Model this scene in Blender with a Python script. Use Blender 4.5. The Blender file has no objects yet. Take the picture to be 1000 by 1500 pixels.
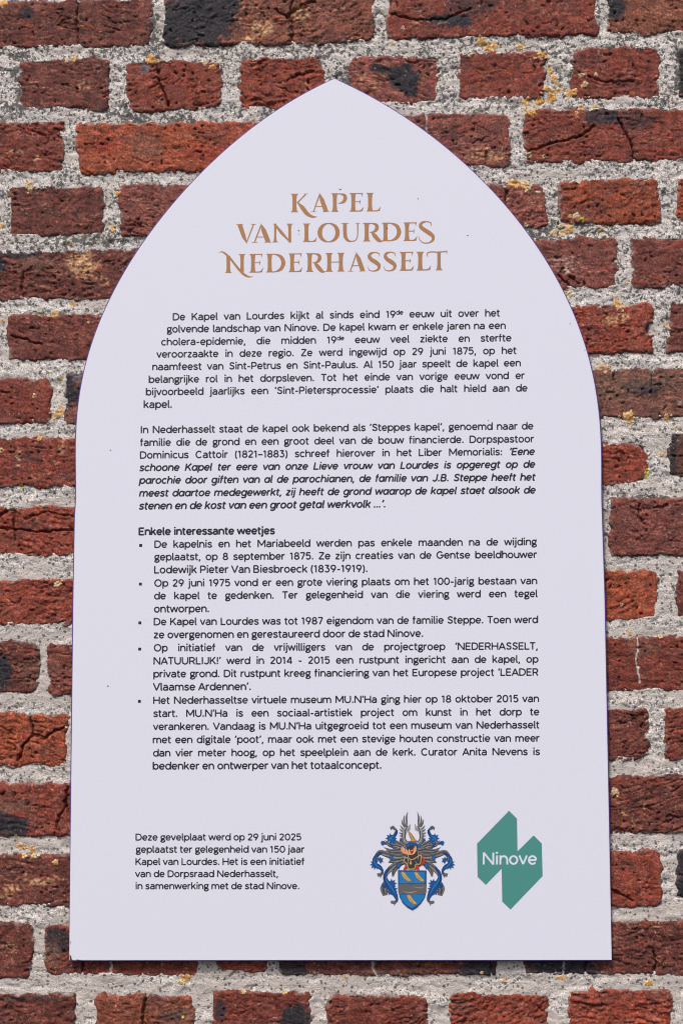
import bpy, math
import numpy as np
from math import radians as rad

scene = bpy.context.scene
# ---------------------------------------------------------------- camera
F = 1500 * 50 / 36                        # focal length in photo pixels
PITCH, ROLL, YAW = 0.09437202, 0.00636891, 0.03075101
DIST = 1.344
K = 0.000645                              # metres per photo pixel on the wall
cam = bpy.data.cameras.new("camera")
cam.sensor_fit = 'VERTICAL'; cam.sensor_height = 36; cam.sensor_width = 24; cam.lens = 50
cam.clip_start = 0.02; cam.clip_end = 50
camo = bpy.data.objects.new("camera", cam)
scene.collection.objects.link(camo)
def _rot(p, r, y):
    a = math.pi / 2 + p
    Rx = np.array([[1, 0, 0], [0, math.cos(a), -math.sin(a)], [0, math.sin(a), math.cos(a)]])
    Ry = np.array([[math.cos(r), 0, math.sin(r)], [0, 1, 0], [-math.sin(r), 0, math.cos(r)]])
    Rz = np.array([[math.cos(y), -math.sin(y), 0], [math.sin(y), math.cos(y), 0], [0, 0, 1]])
    return Rz @ Ry @ Rx
RM = _rot(PITCH, ROLL, YAW)
CAM = RM @ np.array([0, 0, 1.0]) * DIST + np.array([0, 0, 1.5])
camo.location = CAM
camo.rotation_euler = (math.pi / 2 + PITCH, ROLL, YAW)
scene.camera = camo

# ---------------------------------------------------------------- light
SUN_EL, SUN_AZ = 57.0, 22.0               # high overcast light, a little from the left
world = bpy.data.worlds.new("World"); scene.world = world
world.use_nodes = True
wn = world.node_tree
sky = wn.nodes.new("ShaderNodeTexSky"); sky.sky_type = 'NISHITA'; sky.sun_disc = False
sky.sun_elevation = rad(SUN_EL); sky.sun_rotation = rad(180 + SUN_AZ)
sky.air_density = 1.0; sky.dust_density = 3.5; sky.ozone_density = 1.0
bg = wn.nodes["Background"]; bg.inputs[1].default_value = 0.085
wn.links.new(sky.outputs[0], bg.inputs[0])
sun = bpy.data.lights.new("sun", 'SUN'); sun.energy = 1.5; sun.angle = rad(11); sun.color = (1.0, 0.965, 0.93)
suno = bpy.data.objects.new("sun", sun); scene.collection.objects.link(suno)
suno.rotation_euler = (rad(90 - SUN_EL), 0, rad(-SUN_AZ))
suno.location = (-1, -3, 4)
scene.view_settings.view_transform = 'Standard'; scene.view_settings.look = 'None'
scene.view_settings.gamma = 1.0
scene.cycles.filter_width = 1.05          # a crisp lens: the photograph is sharp to the pixel
scene.view_settings.exposure = 0.92

# ---------------------------------------------------------------- helpers
def to_plane(x, y, off=0.0):
    """Photo pixel -> point (X, Z) on the plane parallel to the wall, `off` metres in front of it."""
    x = np.asarray(x, float); y = np.asarray(y, float)
    d = np.stack([(x - 500) / F, -(y - 750) / F, -np.ones_like(x)], -1) @ RM.T
    t = (-off - CAM[1]) / d[..., 1]
    P = CAM + t[..., None] * d
    return P[..., 0], P[..., 2]

def s2l(c):
    c = np.asarray(c, float) / 255.0
    return np.where(c <= 0.04045, c / 12.92, ((c + 0.055) / 1.055) ** 2.4)

def _hash(ix, iy, seed):
    h = (ix.astype(np.int64) * 374761393 + iy.astype(np.int64) * 668265263 + seed * 1442695041) & 0xffffffff
    h = ((h ^ (h >> 13)) * 1274126177) & 0xffffffff
    h = (h ^ (h >> 16)) & 0xffffffff
    return h
def gn(x, y, seed=0):
    """Gradient noise, roughly -1..1."""
    ix = np.floor(x); iy = np.floor(y); fx = x - ix; fy = y - iy
    u = fx * fx * fx * (fx * (fx * 6 - 15) + 10); v = fy * fy * fy * (fy * (fy * 6 - 15) + 10)
    def g(dx, dy):
        a = _hash(ix + dx, iy + dy, seed) * (2 * math.pi / 4294967296.0)
        return np.cos(a) * (fx - dx) + np.sin(a) * (fy - dy)
    n0 = g(0, 0) * (1 - u) + g(1, 0) * u
    n1 = g(0, 1) * (1 - u) + g(1, 1) * u
    return 1.6 * (n0 * (1 - v) + n1 * v)
def fbm(x, y, seed, octv=3):
    s = 0; a = 1.0; t = 0
    for k in range(octv):
        s = s + a * gn(x * 2 ** k + 7.3 * k, y * 2 ** k - 3.1 * k, seed + 11 * k); t += a; a *= 0.55
    return s / t
def sm(a, b, x):
    t = np.clip((x - a) / (b - a), 0, 1); return t * t * (3 - 2 * t)

def grid_faces(ny, nx):
    i = np.arange(ny - 1)[:, None] * nx + np.arange(nx - 1)[None, :]
    return np.stack([i, i + nx, i + nx + 1, i + 1], -1).reshape(-1, 4)

def mesh_np(name, V, Fq, mat, parent=None, col=None, smooth=True, extra=None, center=True):
    V = np.asarray(V, float)
    c = V.mean(0) if center else np.zeros(3)
    me = bpy.data.meshes.new(name)
    me.vertices.add(len(V)); me.vertices.foreach_set("co", (V - c).astype(np.float32).ravel())
    Fq = np.asarray(Fq); n = len(Fq); k = Fq.shape[1]
    me.loops.add(n * k); me.loops.foreach_set("vertex_index", Fq.astype(np.int32).ravel())
    me.polygons.add(n); me.polygons.foreach_set("loop_start", np.arange(0, n * k, k, dtype=np.int32))
    try: me.polygons.foreach_set("loop_total", np.full(n, k, dtype=np.int32))
    except Exception: pass
    me.update(calc_edges=True)
    if smooth: me.polygons.foreach_set("use_smooth", np.ones(n, dtype=bool))
    if col is not None:
        a = me.color_attributes.new("tone", 'FLOAT_COLOR', 'POINT')
        a.data.foreach_set("color", np.concatenate([col, np.ones((len(col), 1))], 1).astype(np.float32).ravel())
    me.materials.append(mat)
    o = bpy.data.objects.new(name, me); scene.collection.objects.link(o)
    o.location = c
    if parent is not None: o.parent = parent
    return o

def empty(name, loc=(0, 0, 0), parent=None):
    o = bpy.data.objects.new(name, None); scene.collection.objects.link(o)
    o.location = loc; o.empty_display_size = 0.05
    if parent is not None: o.parent = parent
    return o

# ---------------------------------------------------------------- materials
def mat_new(name):
    m = bpy.data.materials.new(name); m.use_nodes = True
    nt = m.node_tree; return m, nt, nt.nodes["Principled BSDF"]
def node(nt, t, **kw):
    n = nt.nodes.new(t)
    for k, v in kw.items(): setattr(n, k, v)
    return n
def mixc(nt, a, b, f, blend='MIX'):
    m = node(nt, "ShaderNodeMix", data_type='RGBA', blend_type=blend)
    for sock, v in ((m.inputs[0], f), (m.inputs[6], a), (m.inputs[7], b)):
        if hasattr(v, 'is_linked') or hasattr(v, 'links'): nt.links.new(v, sock)
        else: sock.default_value = v if not isinstance(v, tuple) else (*v, 1.0) if len(v) == 3 else v
    return m.outputs[2]
def ramp(nt, src, p0, p1, c0=0.0, c1=1.0):
    r = node(nt, "ShaderNodeMapRange"); r.inputs[1].default_value = p0; r.inputs[2].default_value = p1
    r.inputs[3].default_value = c0; r.inputs[4].default_value = c1
    nt.links.new(src, r.inputs[0]); return r.outputs[0]
def noise(nt, co, scale, detail=2, rough=0.5):
    n = node(nt, "ShaderNodeTexNoise"); n.inputs["Scale"].default_value = scale
    n.inputs["Detail"].default_value = detail; n.inputs["Roughness"].default_value = rough
    nt.links.new(co, n.inputs["Vector"]); return n.outputs["Fac"]

def make_brick_material():
    m, nt, b = mat_new("fired_clay")
    tc = node(nt, "ShaderNodeTexCoord").outputs["Object"]
    at = node(nt, "ShaderNodeAttribute", attribute_name="tone").outputs["Color"]
    n1 = noise(nt, tc, 620, 3, 0.65)           # grain of the clay, about 1.6 mm
    n2 = noise(nt, tc, 1300, 2, 0.6)
    n3 = noise(nt, tc, 170, 3, 0.6)
    c = mixc(nt, at, (0.24, 0.235, 0.23, 1), ramp(nt, n1, 0.25, 0.75, 0.28, -0.28), 'MULTIPLY')
    dark = mixc(nt, c, (0.45, 0.42, 0.42, 1), ramp(nt, n1, 0.50, 0.30, 0.0, 1.0), 'MULTIPLY')
    lite = mixc(nt, dark, (1.75, 1.7, 1.7, 1), ramp(nt, n1, 0.50, 0.72, 0.0, 1.0), 'MULTIPLY')
    lite = mixc(nt, lite, (1.55, 1.35, 1.25, 1), ramp(nt, n3, 0.48, 0.68, 0.0, 1.0), 'MULTIPLY')
    lite = mixc(nt, lite, (0.55, 0.53, 0.55, 1), ramp(nt, n3, 0.46, 0.32, 0.0, 0.9), 'MULTIPLY')
    fleck = mixc(nt, lite, (0.42, 0.34, 0.28, 1), ramp(nt, n2, 0.70, 0.80, 0.0, 0.8))
    nt.links.new(fleck, b.inputs["Base Color"])
    b.inputs["Roughness"].default_value = 0.78
    b.inputs["Specular IOR Level"].default_value = 0.35
    bp = node(nt, "ShaderNodeBump"); bp.inputs["Strength"].default_value = 0.8; bp.inputs["Distance"].default_value = 0.0008
    s = node(nt, "ShaderNodeMath", operation='ADD'); nt.links.new(n1, s.inputs[0]); nt.links.new(n2, s.inputs[1])
    nt.links.new(s.outputs[0], bp.inputs["Height"]); nt.links.new(bp.outputs[0], b.inputs["Normal"])
    return m

def make_mortar_material():
    m, nt, b = mat_new("lime_mortar")
    tc = node(nt, "ShaderNodeTexCoord").outputs["Object"]
    at = node(nt, "ShaderNodeAttribute", attribute_name="tone")
    sep = node(nt, "ShaderNodeSeparateColor"); nt.links.new(at.outputs["Color"], sep.inputs[0])
    grime, warm, edge = sep.outputs[0], sep.outputs[1], sep.outputs[2]
    n1 = noise(nt, tc, 300, 3, 0.66)            # sand grains and dark lichen dots
    n2 = noise(nt, tc, 900, 2, 0.6)
    n3 = noise(nt, tc, 150, 3, 0.6)
    base = mixc(nt, (0.56, 0.51, 0.475), (0.59, 0.51, 0.445), warm)
    base = mixc(nt, base, (0.33, 0.305, 0.285, 1), ramp(nt, noise(nt, tc, 95, 5, 0.7), 0.52, 0.64, 0, 0.5))
    base = mixc(nt, base, (0.87, 0.81, 0.77, 1), ramp(nt, n2, 0.50, 0.62))
    base = mixc(nt, base, (0.24, 0.22, 0.21, 1), ramp(nt, n2, 0.42, 0.30, 0, 0.85))
    pl = ramp(nt, edge, 0, 1, 0, 0.72)
    base = mixc(nt, base, mixc(nt, (0.58, 0.50, 0.445), (0.46, 0.395, 0.35), n3), pl)
    # dark specks; threshold follows the grime attribute
    th = node(nt, "ShaderNodeMath", operation='MULTIPLY_ADD'); nt.links.new(grime, th.inputs[0])
    th.inputs[1].default_value = 0.22; nt.links.new(n1, th.inputs[2])
    t2 = node(nt, "ShaderNodeMath", operation='MULTIPLY_ADD'); nt.links.new(n3, t2.inputs[0])
    t2.inputs[1].default_value = 0.16; nt.links.new(th.outputs[0], t2.inputs[2])
    spk = ramp(nt, t2.outputs[0], 0.745, 0.80, 0.0, 0.90)
    spc = mixc(nt, (0.075, 0.07, 0.07), (0.105, 0.10, 0.08), n3)
    c = mixc(nt, base, spc, spk)
    # separate round dots of black lichen
    vo = node(nt, "ShaderNodeTexVoronoi"); vo.inputs["Scale"].default_value = 250; vo.inputs["Randomness"].default_value = 1.0
    nt.links.new(tc, vo.inputs["Vector"])
    vs = node(nt, "ShaderNodeSeparateColor"); nt.links.new(vo.outputs["Color"], vs.inputs[0])
    wob = node(nt, "ShaderNodeMath", operation='MULTIPLY_ADD'); nt.links.new(n2, wob.inputs[0]); wob.inputs[1].default_value = 0.5
    nt.links.new(vo.outputs["Distance"], wob.inputs[2])
    rad_ = node(nt, "ShaderNodeMath", operation='MULTIPLY_ADD'); nt.links.new(vs.outputs[0], rad_.inputs[0]); rad_.inputs[1].default_value = -0.45
    nt.links.new(wob.outputs[0], rad_.inputs[2])
    c = mixc(nt, c, (0.09, 0.083, 0.078, 1), ramp(nt, rad_.outputs[0], 0.22, 0.12, 0.0, 0.85))
    nt.links.new(c, b.inputs["Base Color"])
    b.inputs["Roughness"].default_value = 0.92; b.inputs["Specular IOR Level"].default_value = 0.2
    bp = node(nt, "ShaderNodeBump"); bp.inputs["Strength"].default_value = 1.0; bp.inputs["Distance"].default_value = 0.0012
    s = node(nt, "ShaderNodeMath", operation='MULTIPLY_ADD'); nt.links.new(n1, s.inputs[0]); s.inputs[1].default_value = -1.0
    nt.links.new(n2, s.inputs[2])
    nt.links.new(s.outputs[0], bp.inputs["Height"]); nt.links.new(bp.outputs[0], b.inputs["Normal"])
    return m

def make_lichen_material():
    m, nt, b = mat_new("crusty_lichen")
    tc = node(nt, "ShaderNodeTexCoord").outputs["Object"]
    at = node(nt, "ShaderNodeAttribute", attribute_name="tone").outputs["Color"]
    n = noise(nt, tc, 900, 2, 0.6)
    c = mixc(nt, at, (0.35, 0.3, 0.25, 1), ramp(nt, n, 0.52, 0.32, 0, 1), 'MULTIPLY')
    nt.links.new(c, b.inputs["Base Color"]); b.inputs["Roughness"].default_value = 0.95
    return m

def make_flat(name, srgb=None, lin=None, rough=0.5, var=0.0, scale=900, spec=0.4):
    m, nt, b = mat_new(name)
    c = tuple(s2l(srgb)) if lin is None else lin
    b.inputs["Roughness"].default_value = rough; b.inputs["Specular IOR Level"].default_value = spec
    tc = node(nt, "ShaderNodeTexCoord").outputs["Object"]
    n = noise(nt, tc, scale, 2, 0.6)
    col = mixc(nt, (*c, 1), (*(min(1, v * (1 + var)) for v in c), 1), ramp(nt, n, 0.3, 0.7))
    nt.links.new(col, b.inputs["Base Color"])
    return m

M_BRICK = make_brick_material(); M_MORTAR = make_mortar_material(); M_LICHEN = make_lichen_material()
M_FACE = make_flat("printed_white_panel", lin=(0.700, 0.697, 0.770), rough=0.40, var=0.045, scale=520, spec=0.3)
M_CORE_FRINGE = make_flat("violet_fringe_core", lin=(0.085, 0.04, 0.20), rough=0.6, var=0.3)  # violet puts the lens colour fringe and edge shadow into the core's colour
M_INK = make_flat("dark_ink", lin=(0.014, 0.011, 0.022), rough=0.6, var=0.2)
M_GOLD = make_flat("gold_brown_ink", lin=(0.375, 0.178, 0.07), rough=0.5, var=0.08)
M_TEAL = make_flat("teal_ink", lin=(0.067, 0.25, 0.222), rough=0.45, var=0.06)
M_WHITEINK = make_flat("white_ink", lin=(0.68, 0.68, 0.77), rough=0.42, var=0.05)
M_DIRT = make_flat("dark_dirt", lin=(0.06, 0.04, 0.045), rough=0.8, var=0.5)

# ---------------------------------------------------------------- brick wall
def slope(y): return -(1500 - y) * 1.29e-5

# x0, x1, y0, y1 in photo pixels (y measured at the brick's middle), tone
ROWS = [
 # row above the frame edge and first visible row
 [(-80, 222, 1, 69, 'maroon'), (241, 548, -6, 64, 'vit'), (568, 872, -12, 53, 'red'), (889, 1190, -14, 48, 'brown')],
 [(-142, -3, 88, 160, 'red'), (29, 159, 86, 159, 'maroon'), (187, 325, 89, 160, 'bright'), (350, 475, 84, 158, 'bright'),
  (512, 642, 83, 152, 'mauve'), (670, 797, 76, 144, 'red'), (836, 965, 69, 143, 'red'), (992, 1130, 68, 140, 'black')],
 [(-215, 92, 182, 252, 'red'), (115, 418, 180, 251, 'orange'), (450, 748, 168, 247, 'mauve'), (768, 1072, 160, 236, 'red')],
 [(-152, -9, 275, 346, 'maroon'), (13, 152, 273, 345, 'maroon'), (177, 312, 272, 345, 'mauve'), (664, 799, 271, 332, 'mauve'),
  (817, 965, 264, 327, 'orange'), (993, 1125, 263, 320, 'orange')],
 [(-95, 215, 367, 439, 'maroon'), (598, 904, 349, 424, 'mauve'), (925, 1230, 346, 418, 'maroon')],
 [(-152, -9, 463, 530, 'brown'), (12, 150, 461, 527, 'maroon'), (822, 955, 447, 517, 'bright'), (978, 1112, 441, 515, 'maroon')],
 [(-228, 75, 556, 620, 'red'), (96, 400, 545, 618, 'greymauve'), (803, 1108, 540, 612, 'greymauve')],
 [(-162, 145, 642, 713, 'red'), (815, 948, 649, 709, 'bright'), (980, 1112, 632, 698, 'dark')],
 [(-152, 152, 742, 814, 'bright'), (895, 1198, 731, 812, 'mauve')],
 [(-28, 125, 849, 914, 'bright'), (830, 962, 836, 908, 'orange'), (990, 1122, 835, 905, 'maroon')],
 [(-245, 57, 940, 1017, 'maroon'), (72, 375, 941, 1017, 'mauve'), (790, 1096, 933, 1012, 'red')],
 [(-38, 99, 1045, 1121, 'orange'), (815, 948, 1040, 1112, 'maroon'), (973, 1106, 1035, 1113, 'red')],
 [(-182, 128, 1147, 1225, 'red'), (790, 1098, 1138, 1219, 'maroon')],
 [(-25, 114, 1252, 1327, 'maroon'), (833, 967, 1247, 1329, 'bright'), (992, 1126, 1247, 1311, 'black')],
 [(-256, 47, 1353, 1434, 'maroon'), (66, 290, 1354, 1429, 'red'), (318, 391, 1352, 1424, 'bright'), (407, 728, 1352, 1428, 'maroon'),
  (766, 1070, 1350, 1428, 'maroon')],
 [(-24, 107, 1458, 1532, 'maroon'), (141, 284, 1457, 1532, 'bricbrown'), (314, 454, 1453, 1530, 'red'), (479, 627, 1459, 1533, 'red'),
  (656, 802, 1456, 1532, 'bright'), (832, 984, 1450, 1528, 'bright'), (1012, 1150, 1450, 1525, 'red')],
]
TONE = {'maroon': (100, 50, 44), 'red': (117, 52, 42), 'bright': (131, 58, 44), 'orange': (143, 67, 45), 'brown': (118, 66, 50),
        'mauve': (122, 66, 60), 'black': (50, 46, 50), 'dark': (84, 50, 45), 'greymauve': (118, 74, 66), 'bricbrown': (118, 62, 46),
        'vit': (116, 66, 54)}
# marks that belong to single bricks: x, y, rx, ry, kind, strength
MARKS = [
 (290, 26, 62, 52, 'k', 1.35), (245, 40, 25, 40, 'k', 1.0), (330, 8, 25, 25, 'k', 1.0), (440, 20, 14, 12, 'c', .8), (385, 42, 22, 14, 'c', .9), (365, 58, 14, 8, 'c', .8),
 (660, 30, 40, 10, 'k', 1.0), (690, 8, 40, 14, 'k', .6), (620, 33, 40, 4, 'c', .5), (898, 8, 20, 22, 'k', 1.2), (960, 20, 40, 16, 'c', .35),
 (590, 112, 26, 22, 'k', 1.3), (555, 101, 16, 7, 'k', 1.2), (600, 130, 14, 12, 'k', 1.1), (540, 120, 26, 18, 'c', .5), (212, 100, 9, 7, 'g', 1.0),
 (1000, 100, 12, 40, 'k', .6), (880, 168, 30, 16, 'k', .9), (925, 175, 35, 12, 'k', .6), (40, 20, 12, 10, 'k', .8),
 (710, 226, 34, 12, 'c', .7), (740, 228, 12, 8, 'c', .6), (20, 225, 22, 8, 'c', .5), (55, 233, 8, 8, 'c', .8), (125, 125, 16, 10, 'c', .5),
 (120, 385, 26, 20, 'c', 1.1), (150, 412, 14, 7, 'c', .6), (30, 372, 30, 8, 'k', 1.1), (-8, 388, 20, 14, 'k', 1.0), (125, 405, 30, 5, 'c', .6),
 (60, 385, 45, 12, 'b', .5), (825, 385, 30, 14, 'w', .4), (830, 395, 16, 7, 'w', .6),
 (100, 570, 12, 26, 'k', 1.35), (112, 580, 14, 14, 'k', .9), (112, 552, 14, 7, 'g', 1.0), (112, 602, 10, 8, 'p', .5),
 (900, 470, 22, 9, 'c', .8), (912, 465, 12, 10, 'c', .7), (890, 458, 10, 6, 'c', .6),
 (942, 567, 38, 12, 'k', .95), (900, 565, 40, 30, 'b', .6), (960, 555, 40, 18, 'b', .5), (1000, 590, 10, 5, 'w', .7),
 (27, 668, 5, 16, 'c', .7), (92, 655, 8, 12, 'c', .7), (60, 690, 24, 8, 'c', .3),
 (983, 640, 12, 20, 'k', 1.2), (984, 665, 5, 36, 'k', 1.2), (1010, 655, 20, 50, 'p', .3),
 (4, 985, 15, 26, 'k', 1.2), (50, 985, 25, 30, 'b', .3), (20, 1210, 28, 17, 'k', 1.3), (-6, 1205, 30, 20, 'k', 1.3), (18, 1180, 40, 12, 'b', .6),
 (900, 1161, 6, 7, 'c', 1.0), (942, 1180, 3, 6, 'c', 1.), (927, 1205, 4, 9, 'c', 1.), (915, 1192, 14, 4, 'c', .6),
 (60, 1292, 30, 6, 'c', .8), (20, 1300, 20, 6, 'c', .8), (80, 1286, 20, 5, 'c', .6), (10, 1312, 12, 10, 'c', .6), (30, 1280, 18, 5, 'c', .5),
 (900, 1275, 10, 30, 'p', .2), (85, 1378, 22, 22, 'k', .9), (75, 1400, 18, 26, 'b', .6), (10, 1390, 20, 10, 'c', .35),
 (425, 1422, 30, 14, 'k', 1.2), (560, 1424, 200, 6, 'b', .2), (700, 1420, 34, 16, 'k', 1.2), (820, 1412, 55, 26, 'k', 1.4), (860, 1425, 20, 12, 'k', .8),
 (432, 1490, 26, 20, 'k', 1.3), (322, 1480, 8, 16, 'k', .8), (265, 1487, 26, 12, 'b', .7), (250, 1490, 20, 8, 'k', .6), (40, 1462, 50, 5, 'k', .6),
 (585, 1425, 8, 6, 'w', .6), (1000, 1275, 14, 40, 'k', .5), (918, 935, 10, 5, 'b', .5), (940, 950, 26, 16, 'b', .5),
 (150, 212, 20, 12, 'r', .8), (215, 215, 30, 20, 'b', .5), (300, 225, 40, 14, 'r', .6), (860, 1375, 30, 5, 'p', .4),
]
MARKC = {'k': (44, 41, 46), 'c': (190, 148, 108), 'w': (200, 190, 188), 'b': (112, 84, 70), 'g': (96, 92, 98), 'p': (128, 78, 72), 'r': (130, 46, 30)}
# cracks: polyline, width, depth ('w' = filled with white lime)
CRACKS = [
 ([(116, 0), (113, 30), (116, 68)], 1.5, 5, 0), ([(430, -2), (424, 20), (428, 40), (427, 62)], 1.6, 6, 0), ([(404, 14), (420, 26), (440, 8), (462, 2)], 2.2, 8, 0),
 ([(229, 90), (233, 118), (240, 135), (247, 156)], 2.0, 8, 0), ([(905, 172), (912, 190), (922, 205), (930, 238)], 1.8, 9, 0),
 ([(775, 222), (800, 212), (850, 200), (870, 185)], 1.6, 6, 0), ([(739, 268), (741, 300), (742, 334)], 1.6, 7, 0),
 ([(624, 168), (625, 195)], 1.2, 4, 1), ([(817, 402), (828, 412), (836, 422)], 2.2, 8, 0), ([(835, 405), (848, 416)], 2, 7, 0), ([(34, 400), (32, 420), (34, 436)], 1.4, 5, 0),
 ([(22, 742), (20, 765), (21, 790)], 1.8, 7, 0), ([(-30, 772), (18, 775), (60, 779), (115, 776)], 2.0, 7, 0), ([(-4, 760), (6, 750), (18, 747)], 3.0, 8, 0),
 ([(35, 760), (70, 750), (112, 757)], 1.4, 4, 0), ([(931, 934), (932, 960), (934, 985), (936, 1000)], 1.6, 1.5, 1),
 ([(40, 1044), (48, 1062), (49, 1076), (36, 1090), (26, 1114)], 2.6, 12, 0), ([(49, 1078), (68, 1080), (80, 1070), (97, 1066)], 2.2, 10, 0),
 ([(955, 542), (954, 575)], 1.2, 3, 0), ([(897, 540), (899, 556)], 2.2, 6, 0), ([(936, 740), (934, 757), (942, 768)], 2.0, 6, 0), ([(955, 745), (975, 740)], 2.0, 6, 0),
 ([(124, 1400), (120, 1430)], 2.0, 8, 0), ([(166, 1390), (164, 1405), (161, 1430)], 4.0, 3, 1), ([(216, 1454), (210, 1480), (207, 1510)], 2.4, 9, 0),
 ([(546, 1390), (547, 1420), (552, 1430)], 1.2, 2, 1), ([(825, 1395), (825, 1430)], 1.2, 3, 1), ([(857, 1395), (857, 1430)], 1.4, 5, 0),
 ([(958, 1395), (960, 1412), (956, 1430)], 2.4, 9, 0), ([(100, 1150), (96, 1175), (101, 1190)], 2.0, 8, 0), ([(98, 1180), (88, 1196), (84, 1215)], 1.6, 5, 0),
 ([(860, 110), (880, 120), (930, 118)], 1.4, 4, 0), ([(985, 255), (1000, 250)], 1.4, 4, 0), ([(896, 1304), (912, 1312), (925, 1320)], 2.0, 7, 0),
 ([(878, 1452), (880, 1475)], 1.6, 5, 0), ([(20, 492), (45, 500), (60, 505)], 2.0, 6, 0), ([(575, 20), (610, 30), (650, 28), (690, 12)], 1.5, 5, 0),
 ([(420, 118), (430, 112), (458, 104)], 1.6, 5, 0), ([(-5, 1160), (3, 1165), (6, 1160)], 2.2, 7, 0), ([(590, 84), (600, 92), (612, 90)], 1.4, 4, 0), ([(950, 1115), (960, 1110)], 1.4, 3, 0),
]
def seg_dist(X, Y, pts):
    D = np.full(X.shape, 1e9)
    for (ax, ay), (bx, by) in zip(pts[:-1], pts[1:]):
        dx, dy = bx - ax, by - ay
        t = np.clip(((X - ax) * dx + (Y - ay) * dy) / (dx * dx + dy * dy), 0, 1)
        D = np.minimum(D, np.hypot(X - ax - t * dx, Y - ay - t * dy))
    return D

rng = np.random.default_rng(7)
# the wall goes on past the frame: continue every course left and right, and add courses above and below
names = ['maroon', 'red', 'bright', 'red', 'mauve', 'maroon', 'brown', 'orange', 'greymauve']
LEFT, RIGHT = -320, 1320
for r, row in enumerate(ROWS):
    x0 = row[0][0]; y0, y1 = row[0][2:4]; hd = r % 2 == 1
    xc = (row[0][0] + row[0][1]) / 2
    while x0 > LEFT:
        w = 136 if hd else 302
        nx1 = x0 - 22; nxc = nx1 - w / 2; dy = slope((y0 + y1) / 2) * (nxc - xc)
        row.insert(0, (nx1 - w, nx1, y0 + dy, y1 + dy, names[rng.integers(9)])); x0 = nx1 - w
    x1 = row[-1][1]; y0, y1 = row[-1][2:4]; xc = (row[-1][0] + row[-1][1]) / 2
    while x1 < RIGHT:
        w = 136 if hd else 302
        nx0 = x1 + 22; nxc = nx0 + w / 2; dy = slope((y0 + y1) / 2) * (nxc - xc)
        row.append((nx0, nx0 + w, y0 + dy, y1 + dy, names[rng.integers(9)])); x1 = nx0 + w
for k, (yc, hd) in enumerate([(-60, True), (-152, False), (1597, False), (1698, True)]):
    row = []; x = -330 + (k % 2) * 60
    while x < RIGHT:
        w = 136 if hd else 302
        yy = yc + slope(yc) * (x + w / 2 - 500)
        row.append((x, x + w, yy - 36, yy + 36, names[rng.integers(9)])); x += w + 22
    ROWS.append(row)
BRICKS = [b for row in ROWS for b in row]

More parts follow.
